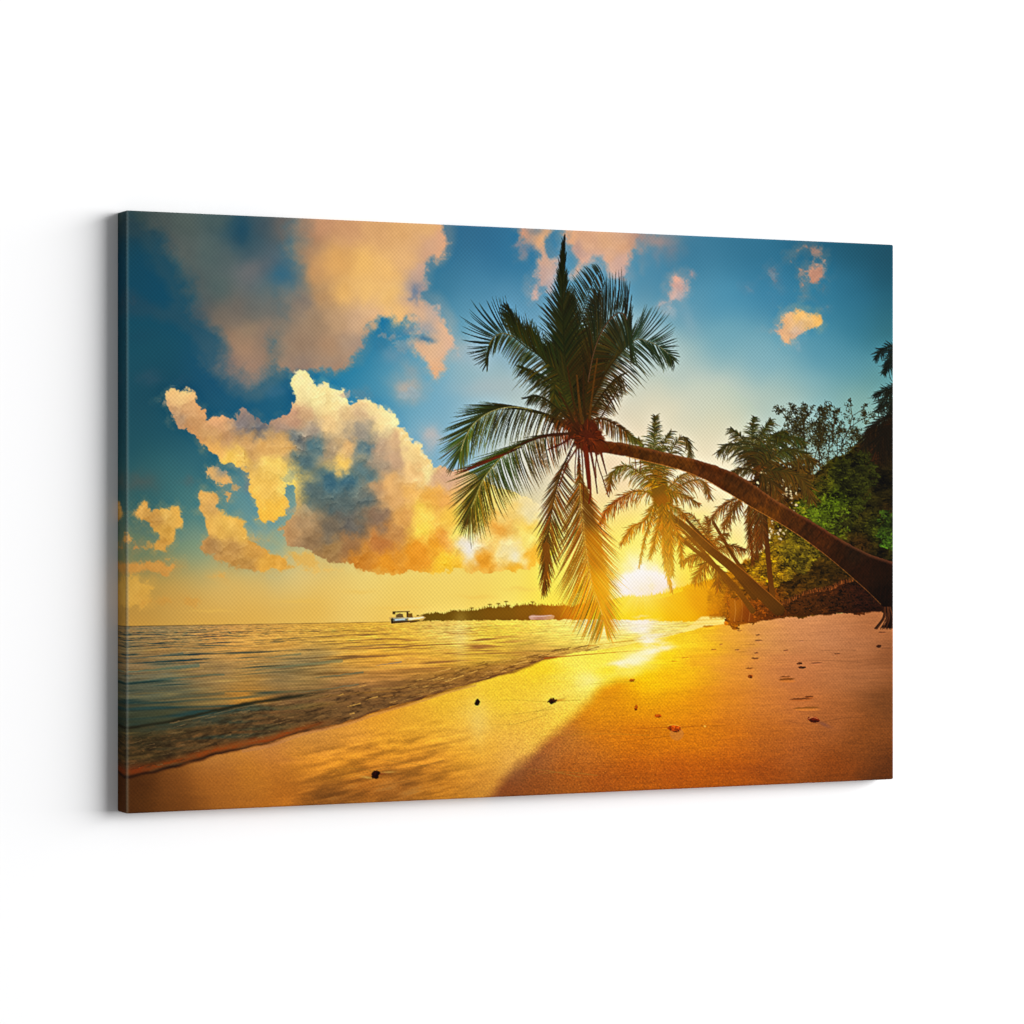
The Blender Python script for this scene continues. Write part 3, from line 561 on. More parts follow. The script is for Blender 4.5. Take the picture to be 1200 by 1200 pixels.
spark = (vn(X/.7, Y/.6, 13) > .86)*smooth(800, 880, Y)*smooth(590, 660, X)*smooth(1000, 860, X)
c = c+(spark*34)[..., None]*np.array([1, .85, .4], f4)
wet = fbm(X, (Y+.20*X)*5.5, 30, 5, 14)                                   # drainage ripples in the wet sand, lower left
wl = smooth(840, 880, Y+.12*(X-450))*smooth(600, 500, X)*smooth(300, 400, X)
ridge = np.clip(wet*2.2, -1, 1)
c = c*(1+ridge*.16*wl)[..., None]
c = c+(np.array([150, 112, 62], f4)-c)*(np.clip(wet*1.4-.1, 0, 1)*smooth(900, 930, Y+.05*(X-450))*smooth(570, 500, X)*smooth(340, 400, X)*.65)[..., None]
yel = smooth(640, 560, X)*(1-smooth(590, 620, X))
comp(sl, smooth(-.5, .6, bd).astype(f4), np.clip(c, 0, 255), BEACH)
# dark wet rim of the wash, thin lines
for x0 in np.arange(128, 650, 2.2):
    y0 = np.interp(x0, shx, shy)+float(fbm(np.array([x0], f4), np.array([3.], f4), 14, 3, 2)[0])*2.0
    k_ = .5+.5*float(fbm(np.array([x0], f4), np.array([9.], f4), 22, 3, 5)[0]); q_ = smooth(200, 420, x0)
    blob(x0, y0, 3.2, 1.0+1.5*k_*(1-.4*q_), np.array([46, 20, 8])*(1-q_)+np.array([100, 58, 28])*q_, .16+.4*k_)
line([(p[0], p[1]+3) for p in SH if 280 <= p[0] < 560], 4, 2, (176,122,84), None, .35)
line([(638,771.5),(665,769),(700,766),(740,763),(756,762)], 1.3, .4, (176,84,14), None, .85)
line([(690,757),(720,753),(760,748),(800,741)], 1.0, .5, (190,130,30), None, .6); line([(700,764),(740,755),(790,747),(826,739)], .6, .4, (205,150,40), None, .6)
poly([(822,722.6),(828,722.4),(856,722.4),(856,730),(828,734),(806,738.5),(790,741),(806,735)], (252,226,130), SEA, feather=.8)
line([(812,727),(856,725.5)], .8, .8, (222,160,40), None, .6); line([(806,732),(856,729.5)], .7, .6, (236,180,60), None, .6)
# sun glitter on wet sand and water
for t in np.linspace(0, 1, 60):
    q_ = tcurve([(752,724),(753,736),(758,746),(768,753),(762,763),(748,772),(732,780)], [t])[0]
    blob(q_[0]+rng.normal(0, 5), q_[1]+rng.normal(0, 1.6), rng.uniform(7, 17), rng.uniform(1.2, 3.4), (252,247,238), .42, rot=rng.uniform(-14, 2), nz=3, seed=int(t*9))
blob(745, 768, 30, 12, (254,240,150), .55, rot=-14, nz=6)
blob(740, 785, 34, 8, (254,238,130), .6, rot=-12, nz=6); blob(690, 795, 16, 10, (252,240,160), .5, nz=6); blob(560, 850, 14, 26, (244,216,130), .35, nz=6); blob(540, 745, 9, 30, (246,222,140), .35)
# lines, tracks and prints in the sand
for L_ in [[(400,892),(430,889),(470,893),(500,898)],[(440,905),(470,901),(500,896),(520,890)],[(380,905),(410,901),(440,904)],[(566,822),(600,820),(640,823),(680,820)],[(585,838),(610,836),(650,830)],[(560,848),(600,849),(640,838)],[(616,840),(630,834),(645,828)],
           [(690,801),(720,800),(745,799)],[(700,872),(740,868),(790,862)],[(745,853),(780,855),(815,851),(850,850)],[(630,863),(700,860),(760,862)],[(620,908),(660,905),(700,909)],[(600,900),(640,903),(680,910)],[(920,845),(950,849),(985,843),(1010,841)],[(900,778),(960,774),(1010,776)],
           [(960,763),(990,761),(1003,762)],[(970,765),(985,766)],[(1025,759),(1043,759)],[(868,756),(884,755)],[(860,764),(874,764)],[(400,930),(440,922),(480,915)],[(385,915),(420,908),(455,900)],[(640,821),(662,818)]]:
    line([(p[0], p[1]+rng.normal(0, .4)) for p in L_], .4, 1.1, tuple(np.array(litf(np.array([L_[1][0]], f4), np.array([L_[1][1]], f4))[0])*.7), None, .42, jit=.1)
for (x, y, w, h_, c) in [(888,744,5,1.4,(120,78,44)),(889,750.5,8,1.5,(124,80,48)),(886,765,5,1.4,(118,72,40)),(885,771.5,8,2,(118,72,36)),(878,783,8,1.5,(124,72,30)),(921,762,6,1.3,(122,74,46)),(836,761,6,1.2,(150,90,30)),(864,761.5,6,1.2,(126,80,44)),
        (922,796,18,2.6,(126,72,26)),(920,793,12,1.0,(116,66,30)),(957,777,12,1.4,(128,78,50)),(981,766,6,1.2,(110,66,40)),(938,819,26,1.9,(108,58,24)),(948,816.5,10,1.6,(104,54,20)),(945,829.5,30,2.4,(140,84,34)),(830,734,12,2.4,(180,120,30)),(867,739,6,1,(140,90,40)),(1034,741,8,1.4,(110,66,40)),(939,751,5,1,(130,84,60)),(790,775,6,1,(205,130,20)),(803,771,8,.9,(205,130,20)),(845,755,4,.8,(150,95,40))]:
    sl2 = box(x-w, y-h_*2-2, x+w, y+h_*2+2); X2 = XX[sl2]; Y2 = YY[sl2]
    nn = fbm(X2, Y2, 3, 3, int(x) % 8)
    r_ = ((X2-x+nn)/(w/2))**2+((Y2-y+(X2-x)*.06+nn*.8)/(h_/2+.2))**2
    comp(sl2, (smooth(1.5, .5, r_)*.85).astype(f4), np.array(c, f4))
    comp(sl2, (smooth(1.6, .4, ((X2-x-1)/(w/2))**2+((Y2-y-h_*.9)/(h_/2+.3))**2)*.35).astype(f4), np.array(c, f4)*1.75)
STONES = [(440,907.5,11,9,(52,20,8),-35),(559.5,823,6,7,(64,28,6),0),(647,821.5,10,7.5,(74,42,8),-12),(741,797,6,4,(190,110,8),-8),(745.5,829,4.5,7,(188,92,6),10),(771,839,7,4,(170,78,6),-6),(790.5,853.5,16,8,(170,72,8),4),(954,843.5,13,6.5,(104,36,12),8),(879.5,792.5,6,4.5,(140,72,22),0),(1030,757,6,3.6,(72,38,20),0),(936.5,777.5,7,3,(104,56,28),0),(940,782,9,2.6,(78,40,22),0)]
comp(box(780, 853, 802, 870), (smooth(1.3, .8, ((XX[box(780,853,802,870)]-793)/8)**2+((YY[box(780,853,802,870)]-860)/7.5)**2)*.45).astype(f4), np.array([190,122,74], f4))
for (x, y, w, h_, c, rot) in STONES[:1]+STONES[2:3]: blob(x+w*.7, y-h_*.1, w*.9, 1.3, np.array(c)*2.2, .55, rot=-8)
blob(430, 911, 8, 1.6, (225,180,90), .6, rot=8); blob(455, 905, 9, 1.2, (225,180,90), .6, rot=-4); blob(966, 849, 9, 2.4, (128,78,58), .7, rot=25)
for i, (x, y, w, h_, c, rot) in enumerate(STONES):
    sl2 = box(x-w, y-w, x+w, y+w); X2 = XX[sl2]-x; Y2 = YY[sl2]-y
    nn = fbm(XX[sl2], YY[sl2], 3.2, 3, i)*.42
    cr, sr = math.cos(math.radians(rot)), math.sin(math.radians(rot))
    u = (X2*cr+Y2*sr)/(w/2); v_ = (-X2*sr+Y2*cr)/(h_/2)
    r_ = np.sqrt(u*u+v_*v_)+nn
    tx = fbm(XX[sl2], YY[sl2], 1.6, 2, i+2)
    cc = np.array(c, f4)*(1+tx*.5-.25*v_)[..., None]
    comp(sl2, smooth(1.12, .9, r_).astype(f4), np.clip(cc, 0, 255), STONE0+i)
line([(783,850.5),(788,849.4),(795,850.5),(799,852.5)], .7, .6, (250,190,60), STONE0+6, .8)
line([(948,842),(952,840.6),(958,841.8)], .9, .6, (236,150,90), STONE0+7, .8)
line([(741,853.5),(765,853.2),(784,852.3)], .4, 1.0, (160,80,10), None, .6); line([(798,852),(815,851)], .9, .3, (160,80,10), None, .6); blob(826, 851, 1.4, 1.2, (250,190,80), .9)

# ================================================================ boats
for P, c in [([(456,723.6),(459,723),(470,723.4),(484,723),(494,721),(499,723.6),(494,728),(481,729.6),(459,731),(457,729)], (206,168,92)),([(458,724.8),(459,724),(466,723.6),(480,723.6),(492,721.8),(497,724.2),(493,727.6),(480,729),(459,730.6),(458,728)], (214,176,84)), ([(458.4,725),(459,724),(478,723.8),(478,728.8),(459,730.4)], (118,112,84)),
             ([(459,728.4),(492,726.6),(491,728),(480,729),(459,730.8)], (86,56,22)), ([(458,725.2),(460.5,725),(460.5,730),(458.4,730.6)], (60,36,12)), ([(461,716.8),(465,716.4),(480,716),(480,717),(461.5,717.8)], (88,70,34)),
             ([(460,716.8),(463.4,716.6),(463,720),(460.2,719.6)], (64,40,14)), ([(476.4,716.6),(478.6,716.6),(478.6,725),(476.6,725)], (96,66,26)), ([(464,720.5),(468,718.8),(472,719.4),(473,724),(464,724)], (120,96,52)), ([(478.6,719),(483,718.6),(484,724),(478.6,724)], (132,98,30))]:
    poly(P, c, BOAT, feather=.4)
line([(463,726.3),(474,725.8)], 1.4, 1.4, (196,206,204), BOAT); line([(480,725.4),(496,723.6)], 2.6, 1.4, (252,238,176), BOAT); line([(481,729.4),(494,727.6)], 1.0, .7, (112,78,30), BOAT); line([(461,724.6),(479,724.3)], .7, .7, (230,214,160), BOAT); line([(462,716.4),(480,715.8)], .6, .6, (214,180,100), BOAT)
poly([(620,722.2),(624,720.8),(636,721.2),(646,720.4),(650,721.6),(648.6,725.4),(640,726.6),(622,726.2),(620,724)], [(625,722,216,172,140),(640,721,190,140,110),(630,725,168,112,84),(646,724,206,150,90)], DINGHY, feather=.4)
line([(623,722.3),(634,722.2),(646,721.4)], .7, .7, (224,190,164), DINGHY, .9)

# ================================================================ vegetation on the right
VEG = [(a[0], a[1], a[2]+9, a[3]+9, a[4]+1) for a in [(1040,500,42,25,9),(1020,530,52,24,11),(1035,560,18,13,6),(1000,540,50,48,11),(985,560,54,60,11),(970,590,72,89,9),(950,600,84,101,16),(965,600,78,96,11),(985,600,58,68,9),(1010,600,42,36,9),(1040,600,28,17,6),(1040,625,52,68,11),(1046,635,60,79,12),(1030,615,50,55,12),(1010,640,48,27,8),(1035,645,26,15,6),(960,560,70,56,14),(935,560,80,56,14),(900,575,92,53,11),(940,640,92,75,14),(925,660,96,72,11),(935,650,104,89,19),(900,640,120,89,17),(890,670,124,82,11),(870,690,152,82,8),(930,690,74,43,8),(960,670,68,43,8),(990,690,56,29,8),(1010,700,56,20,6),(900,700,96,44,6),(850,700,172,87,6),(830,700,206,113,6),(860,670,150,87,11),(1000,660,52,34,8),(915,600,96,55,11)]]
# feathery tree behind
def sprig(x, y, a_, L, w, dep):
    if dep == 0 or L < 2.2:
        n = 5; t = rng.random(n)
        splat(x+rng.normal(0, 1.1, n)+math.cos(a_)*t*3.5, y+rng.normal(0, 1.1, n)+math.sin(a_)*t*3.5, rng.uniform(.32, .75, n), np.clip(np.array([46, 42, 17])*(1+rng.normal(0, .35, (n, 1))), 6, 200), FEATH, .85)
        return
    x1 = x+math.cos(a_)*L; y1 = y+math.sin(a_)*L
    line([(x, y), ((x+x1)/2+rng.normal(0, .6), (y+y1)/2), (x1, y1)], w, w*.7, np.array([58, 50, 24])*rng.uniform(.8, 1.2), FEATH, .9)
    for k in range(2):
        sprig(x1, y1, a_+rng.normal(0, .34), L*rng.uniform(.55, .85), w*.72, dep-1)
    for k in range(2):
        t = rng.random(); sprig(x+(x1-x)*t, y+(y1-y)*t, a_+rng.choice([-1, 1])*rng.uniform(.5, 1.1), L*.5, w*.5, min(dep-1, 1))
for (x, y, a_, L) in [(932,548,-95,22),(938,550,-88,26),(946,552,-92,26),(952,552,-78,24),(966,556,-100,22),(970,556,-88,24),(978,556,-82,24),(984,556,-68,24),(960,545,-95,18),(925,545,-105,16),(990,545,-62,16),(942,520,-92,20),(962,525,-84,20),(976,520,-90,18),(986,520,-62,20),(930,515,-98,18)]:
    sprig(x, y, math.radians(a_), L, 1.5, 4)
poly([(912,560),(918,520),(930,505),(945,508),(958,520),(972,524),(985,528),(995,540),(985,556),(960,570)], (70,64,26), FEATH, feather=2.5, amp=9, sc=4, al=.12)
dabs([(912,560),(916,510),(930,495),(950,500),(962,515),(975,508),(995,515),(1000,540),(985,556),(960,570)], 900, .3, .7, [(930,520,46,42,16),(980,530,52,48,20),(950,560,58,46,15)], FEATH, jit=.35, clump=4, hole=.1)
BUSHP = [(1062,484),(1040,492),(1020,508),(1014,520),(1003,522),(990,533),(972,540),(958,552),(948,566),(938,575),(920,580),(905,590),(898,612),(905,628),(900,642),(886,650),(868,662),(858,680),(850,700),(852,732),(860,735),(880,728),(920,722),(970,719),(1035,715),(1062,714)]
poly(BUSHP, VEG, BUSH, feather=1.2, amp=4, sc=8, s=10)
dabs(BUSHP, 30000, .5, 1.5, [tuple(v[:2])+tuple(np.array(v[2:])*.92) for v in VEG], BUSH, jit=.32, clump=9, hole=-1.2)
dabs([(985,538),(1015,522),(1030,560),(1010,600),(990,625),(960,622),(940,610),(935,592),(955,575),(965,555)], 4200, .5, 1.3, [(950,600,84,100,18),(975,590,62,78,10),(1000,560,40,42,10),(990,610,42,42,10),(960,575,66,62,12)], BUSH, jit=.3, clump=7, hole=.02, edge=.5)
dabs([(1062,600),(1036,598),(1026,615),(1035,640),(1062,650)], 1300, .5, 1.2, [(1044,615,50,66,16),(1046,640,64,92,22)], BUSH, jit=.3, clump=5, hole=.05)
dabs([(905,640),(960,640),(950,668),(900,690),(880,670)], 2500, .5, 1.2, [(930,650,100,84,18),(900,670,124,90,12)], BUSH, jit=.3, clump=6, hole=.05)
dabs([(880,545),(960,540),(945,575),(905,600),(880,580)], 3600, .6, 1.5, [(900,575,80,48,12),(940,560,84,60,16)], BUSH, jit=.3, clump=7, hole=-.12)
dabs([(905,600),(960,580),(1000,585),(990,640),(940,668),(890,690),(868,690),(872,660),(905,635)], 2600, .4, 1.0, [(930,600,150,140,30),(970,600,104,124,24),(900,670,190,140,14),(940,650,130,112,20)], BUSH, jit=.3, clump=5, hole=.16, al=.5)
for k in range(420):                                               # the evening sky sparkling through the leaves
    x0 = rng.uniform(872, 945); y0 = rng.uniform(540, 632)
    if abs(x0-905)/38+abs(y0-590)/50 < 1.1 and vn(np.array([x0/7], f4), np.array([y0/7], f4), 3)[0] > -.05:
        r0 = rng.uniform(.4, 1.5); splat([x0, x0+r0*.8], [y0, y0+rng.normal(0, .8)], [r0, r0*.7], np.array([[244, 214, 160]]*2)*rng.uniform(.75, 1), None, .85)
dabs([(828,698),(836,684),(850,672),(862,662),(872,668),(868,726),(834,724)], 1800, .5, 1.3, [(810,705,225,150,8),(835,695,192,120,6),(860,690,150,92,8),(850,715,160,90,6)], ISLE, jit=.12, clump=8, hole=-1.2, al=.25)
# bank under the bushes
BANKP = [(852,706),(862,703),(880,704),(905,708),(925,703),(940,695),(955,691),(975,688),(990,682),(1010,684),(1062,690),(1062,716),(1035,716),(970,720),(920,723),(880,729),(858,732)]
poly(BANKP, [(870,715,120,58,6),(900,712,92,44,6),(940,705,70,36,8),(980,700,58,28,8),(1020,700,44,18,8),(1040,710,36,14,6),(858,722,140,76,8)], BANK, feather=1.0, amp=1.6, sc=7)
dabs([(q[0], q[1]-2) for q in BANKP], 4200, .35, .8, [(870,715,126,62,8),(940,705,72,38,10),(1020,700,46,20,8)], BANK, jit=.3, clump=5, hole=-1, edge=.15)
for k in range(150):
    t = rng.random(); p = tcurve([(905,710),(925,703),(940,695),(955,691),(975,688),(985,682),(1000,678)], [t])[0]
    line([(p[0], p[1]+3), (p[0]+rng.normal(0, 1.5), p[1]-rng.uniform(0, 2.4))], .5, .4, (168,92,40) if rng.random() < .6 else (110,60,20), BANK, .6)
poly([(856,704),(868,700),(880,706),(882,728),(868,729),(856,731)], [(862,712,150,84,8),(876,716,112,50,6)], BANK, feather=.8, amp=3, sc=4)
for (x, a_) in [(861,.8),(878,.7),(869,.4)]: line([(x, 704), (x+1, 716), (x-.5, 728)], .8, .8, (196,130,70), BANK, a_*.7)

# ================================================================ palms behind
def trunk(pts, w0, w1, lab, dark=1.0, rim=None):
    n = 500; t = np.linspace(0, 1, n); Q = tcurve(pts, t)
    c = palmc(Q[:, 0].astype(f4), Q[:, 1].astype(f4))*dark*(1+.18*np.sin(t*n*.35)[:, None]*rng.random((n, 1)))
    splat(Q[:, 0], Q[:, 1], (w0+(w1-w0)*t)/2, c, lab)
    if rim: splat(Q[:, 0]+(w0+(w1-w0)*t)*.33, Q[:, 1]-(w0+(w1-w0)*t)*.33, np.full(n, .45), np.repeat(np.array([rim], f4), n, 0), lab, .6)
# right-hand palm in front of the feathery tree
trunk([(892,560),(896,600),(899,640),(903,680),(907,708)], 5, 6.5, TRK3, .68)
for P, L, n in [([(888,545),(872,526),(856,521),(843,528)], 13, 30), ([(886,545),(871,516),(857,502)], 13, 30), ([(888,545),(881,512),(884,489)], 14, 34), ([(889,540),(893,512),(903,492)], 14, 34), ([(890,542),(903,515),(920,505)], 14, 34), ([(892,545),(908,522),(926,512),(942,518)], 15, 36),
                ([(892,548),(914,530),(936,530),(954,542)], 16, 40), ([(892,552),(918,553),(940,562),(951,584)], 15, 40), ([(886,552),(868,550),(850,558)], 9, 22), ([(890,555),(905,565),(915,585)], 12, 26)]:
    auto(P, L, n=n, w=1.5, lab=CRN3, bright=.95)
for P in [[(878,578),(856,588),(842,598),(831,612)], [(868,585),(856,602),(848,618)]]: auto(P, 9, n=26, w=1.1, lab=CRN3, bright=.95)
for P in [[(878,590),(879,625),(882,658)], [(884,590),(887,630),(886,652)], [(890,590),(893,620),(892,640)]]: auto(P, 6, n=46, w=1.3, lab=CRN3, bright=.92, droop=1.1)
# leaning palms
trunk([(836,612),(850,636),(862,656),(876,676)], 3.6, 4.6, TRK4, .66)
for P, L in [([(832,640),(822,618),(808,602),(797,604)], 9), ([(832,640),(830,618),(828,606)], 9), ([(832,642),(845,628),(852,625)], 8), ([(834,646),(856,640),(872,644)], 9), ([(830,650),(812,652),(800,658)], 9), ([(832,655),(822,668),(814,680)], 10), ([(836,660),(842,672),(842,688)], 9), ([(828,645),(812,632),(800,632)], 8)]:
    auto(P, L, n=24, w=1.1, lab=CRN4, bright=.85)
blob(832, 645, 7, 9, (140,80,12), .8, nz=4, lab=CRN4)
trunk([(770,588),(790,612),(812,634),(836,660),(858,690)], 2.6, 5, TRK5, .66)
trunk([(800,604),(824,630),(852,660),(884,700)], 3, 7, TRK6, .5)
trunk([(790,625),(815,645),(845,670),(866,694),(882,716)], 4.2, 6.5, TRK7, .62)
trunk([(780,600),(804,618),(830,642),(862,668),(886,690),(912,714)], 6, 15, TRK2, .56, rim=(170,96,30))
poly([(766,562),(778,560),(786,572),(788,590),(780,600),(770,598),(764,586),(760,574)], [(770,570,112,78,14),(778,590,140,84,10)], CRN2, feather=1.5, amp=4, sc=4)
for P, L, n, w in [([(770,570),(766,530),(768,488)], 16, 44, 1.5), ([(772,570),(757,536),(748,514)], 14, 34, 1.4), ([(770,566),(776,525),(786,506)], 13, 30, 1.4), ([(775,562),(786,530),(800,512),(807,520),(808,534)], 12, 34, 1.3),
                ([(766,568),(746,552),(730,546),(717,556),(714,572)], 11, 34, 1.3), ([(765,578),(745,576),(728,584),(712,597),(704,612)], 10, 34, 1.2), ([(768,588),(756,610),(741,618),(729,636)], 9, 30, 1.2), ([(770,590),(756,630),(749,664)], 4, 26, 1.1),
                ([(776,590),(771,620),(762,652)], 8, 30, 1.2), ([(782,580),(805,566),(824,564),(832,582)], 10, 34, 1.3), ([(782,574),(800,557),(816,554)], 8, 26, 1.2), ([(780,590),(796,598),(804,606)], 7, 20, 1.1), ([(784,600),(796,630),(799,662)], 7, 30, 1.2), ([(778,576),(800,580),(818,590)], 8, 24, 1.2)]:
    auto(P, L, n=n, w=w, lab=CRN2, bright=.95)
for P in [[(781,590),(782,630),(783,668),(787,692)], [(776,592),(778,630),(780,664)], [(786,596),(786,640),(788,672)]]: auto(P, 5, n=56, w=1.3, lab=CRN2, bright=.98, droop=1.1)

# fronds at the right-hand edge
for A_, w in [([(1062,408),(1044,406),(1032,412),(1026,420)], 9), ([(1062,404),(1046,414),(1038,432)], 9), ([(1062,412),(1045,424),(1036,436)], 9), ([(1062,450),(1042,456),(1026,463)], 9), ([(1062,455),(1042,462),(1030,480)], 12), ([(1062,462),(1046,472),(1042,486)], 11)]:
    auto(A_, w, n=26, w=1.2, lab=EDGEP, bright=.9, droop=.3)
auto([(1062,486),(1040,490),(1022,503),(1012,522)], 14, n=50, w=1.6, lab=EDGEP, bright=.8); auto([(1062,492),(1044,500),(1030,520)], 18, n=60, w=1.6, lab=EDGEP, bright=.7, droop=.9)

# ================================================================ the leaning palm
U = [(682,512),(700,516),(728,518.5),(757,525),(795,533.5),(833,543.5),(862,555),(885,569),(910,587),(920,592.5),(955,613),(990,635),(1020,650),(1062,664)]
Lo = [(1062,740),(1046,736),(1032,736),(1041,727),(1040,716),(1032,708),(1018,694),(1000,678),(972,654),(940,630),(910,611),(881,594.5),(852,577),(826,562),(795,550),(762,541.5),(734,535),(709,530.5),(690,530)]
TRC = [(690,520,61,24,4),(720,526,85,44,8),(757,533,76,43,8),(795,542,86,49,12),(833,554,76,39,11),(862,566,67,36,9),(900,590,80,43,11),(900,600,94,52,8),(930,610,70,37,8),(950,622,54,28,7),(985,655,43,20,4),(960,630,63,31,7),(1010,670,36,15,4),(1000,650,36,20,7),(1035,670,27,11,3),(1040,700,18,6,2),(1040,730,29,12,4)]
poly(U+Lo, TRC, TRK, feather=.5, amp=.8, sc=7, s=7)
sl = box(680, 505, 1056, 745); X = XX[sl]; Y = YY[sl]
d = sdist(U+Lo, X, Y); ux = np.interp(X, [p[0] for p in U], [p[1] for p in U])
ang = X*.86+Y*.5
tex = vn(ang/3.2, (Y-.55*X)/9, 3)*.6+vn(ang/1.1, (Y-.55*X)/5, 5)*.5+vn(X/2, Y/2, 7)*.4
inn = LAB[sl] == TRK
IMG[sl] = np.where(inn[..., None], np.clip(IMG[sl]*(1+tex*.26)[..., None], 0, 255), IMG[sl])
tp = smooth(5, .5, Y-ux)*(inn)
IMG[sl] += (np.array([150, 92, 56], f4)-IMG[sl])*(tp*.4)[..., None]
for k in range(60):                                                # leaf scars
    t = .05+.9*k/60; a_ = tcurve(U, [t])[0]; b_ = tcurve(Lo[::-1], [t*.93])[0]
    line([a_*.9+b_*.1, (a_+b_)/2+np.array([2.0, .5]), a_*.1+b_*.9], .7, .5, (44,18,6), None, rng.uniform(.15, .4))
line([p for p in Lo[::-1] if 730 < p[0] < 1036 and p[1] < 712], 1.1, .5, (200,128,56), TRK, .55, jit=.2)
for k in range(26):
    a_ = rng.uniform(-1, 1); line([(1040+a_*4, 712), (1041+a_*7, 724), (1036+a_*12, 737+rng.normal(0, .6))], 1.8, .9, (34,14,6) if rng.random() < .8 else (78,42,20), TRK, .9)
# --- fronds behind the heart
fr = lambda *a, **k: frond(*a, lab=CRN, **k)
fr([(664,455),(640,425),(617,400),(603,378),(596,362)], [(0,-5,-20),(.4,-18,-18),(.7,-22,-12),(.9,-16,-10),(1,-6,-10)], [(0,6,-14),(.5,4,-16),(.8,0,-14),(1,-3,-8)], n=80, w=1.7, bright=.75)
fr([(640,424),(628,405),(620,392)], [(0,-6,-26),(.5,-8,-24),(1,-6,-18)], [(0,8,-24),(1,2,-18)], n=26, w=1.0, bright=1.0)
fr([(672,480),(650,455),(630,440),(612,432)], [(0,-4,-14),(.5,-10,-12),(1,-8,-4)], [(0,-12,10),(.5,-12,12),(1,-6,8)], n=60, w=1.6, bright=.8)
poly([(656,350),(666,345),(678,372),(690,400),(700,412),(716,380),(732,378),(738,402),(726,424),(708,448),(700,488),(664,488),(652,452),(636,425),(650,400)], [(660,400,34,38,10),(690,440,40,34,8),(725,400,30,36,14),(670,470,48,34,8),(645,430,46,50,12)], CRN, feather=4, amp=8, sc=8, al=.8)
poly([(668,478),(690,474),(700,500),(700,525),(676,524),(664,500)], (52,34,8), CRN, feather=3, amp=5, sc=6, al=.9)
for (a_, b_) in [((676,480),(700,350)),((676,480),(668,350)),((684,470),(724,395)),((676,480),(640,410)),((684,480),(712,400)),((672,480),(655,400))]:
    fr([a_, ((a_[0]+b_[0])/2+rng.normal(0,3), (a_[1]+b_[1])/2), b_], [(0,-14,-14),(.5,-18,-22),(1,-4,-12)], [(0,14,-14),(.5,18,-22),(1,4,-12)], n=64, w=1.6, bright=.85, jit=.3)
fr([(676,490),(676,440),(677,390),(688,350),(698,324),(704,317)], [(0,-10,-20),(.2,-20,-25),(.4,-18,-30),(.6,-16,-36),(.8,-16,-24),(1,-6,-8)], [(0,12,-15),(.1,20,-20),(.3,26,-35),(.5,30,-22),(.7,24,8),(.85,15,26),(1,4,18)], n=84, w=1.5)
fr([(684,480),(689,447),(696,412),(706,387),(718,371),(729,367),(735,378),(738,402)], [(0,-8,-20),(.1,-12,-25),(.3,-12,-40),(.45,-8,-55),(.58,2,-58),(.7,4,-52),(.78,3,-42),(.86,5,-30),(1,4,-10)], None, n=74, w=2.0, bright=.85)
fr([(686,485),(700,455),(718,425),(742,400),(756,399),(775,408),(788,420)], [(0,10,-20),(.2,15,-30),(.44,15,-30),(.55,16,-36),(.66,22,-42),(.72,28,-33),(.78,29,-21),(.88,20,0),(1,8,8)], [(0,15,4),(.1,20,5),(.2,28,5),(.35,32,25),(.5,32,28),(.66,32,32),(.8,15,30),(1,2,16)], n=80, w=1.7, rach=(.66,.95,(120,120,90)))
fr([(668,500),(663,440),(660,380),(659,330),(662,277)], [(0,-20,-15),(.27,-30,-28),(.45,-27,-32),(.58,-17,-26),(.7,-7,-20),(.8,-3,-20),(.9,-1.5,-18),(1,0,-3)], [(0,15,-15),(.27,25,-28),(.45,18,-30),(.58,12,-28),(.7,6,-22),(.8,3,-20),(.9,1.5,-18),(1,0,-3)], n=130, w=2.2, bright=.85)
fr([(676,480),(664,450),(641,424),(616,406),(600,394),(586,391),(574,402),(571,425)], [(0,-5,-25),(.19,-8,-40),(.39,-14,-44),(.5,-14,-42),(.57,-12,-42),(.69,-14,-46),(.77,-28,-33),(.83,-37,-14),(.9,-26,4),(1,-4,14)], None, n=96, w=1.7)
fr([(676,480),(664,450),(641,424),(616,406),(600,394),(586,391),(574,402),(571,425)], None, [(0,-20,8),(.19,-36,22),(.39,-33,28),(.57,-16,24),(.69,-12,20),(.77,-8,26),(.86,-4,24),(1,0,14)], n=96, w=1.7, bright=1.1, rach=(.68,.88,(120,112,60)))
fr([(684,480),(689,447),(696,412),(706,387),(718,371),(729,367),(735,378),(738,402)], None, [(0,10,-10),(.1,14,-10),(.3,22,-6),(.45,26,8),(.58,22,26),(.7,14,42),(.78,10,52),(.86,8,48),(1,4,24)], n=110, w=2.0, bright=1.0, rach=(.2,.84,(104,72,50)))
fr([(684,497),(700,470),(715,450),(728,440)], [(0,8,-10),(.3,12,-18),(.6,15,-15),(1,8,-4)], [(0,10,4),(.3,20,8),(.6,16,24),(1,6,18)], n=50, w=1.4, bright=.9)
fr([(680,500),(664,472),(655,446),(650,452),(650,476),(653,496)], [(0,-10,-6),(.4,-14,-8),(.7,-6,14),(1,-1,12)], [(0,6,-10),(.4,10,-8),(.7,8,16),(1,2,12)], n=60, w=1.8, bright=1.1)
fr([(676,500),(655,480),(636,466),(620,466)], [(0,-8,-12),(.5,-14,-10),(1,-10,2)], [(0,-10,6),(.5,-10,14),(1,-6,10)], n=50, w=1.5, bright=.9)
fr([(684,500),(700,491),(714,494),(731,504),(750,520)], [(0,0,-4),(.5,6,-1),(1,6,3)], [(0,1,6),(.2,1,14),(.5,1,22),(.8,3,14),(1,3,4)], n=50, w=1.6)
for (P_, w_) in [([(686,512),(680,480),(676,440)],4),([(690,512),(692,480),(697,440),(700,420)],3),([(680,512),(668,484),(655,460)],3.4),([(692,514),(704,490),(722,460)],2.6),([(678,514),(660,500),(640,492)],2.6),([(684,510),(672,470),(665,430)],3),([(688,510),(684,470),(684,430)],3.2)]:
    line(P_, w_, w_*.5, np.array([70, 44, 10])*rng.uniform(.7, 1.2), CRN, .9, jit=.1)
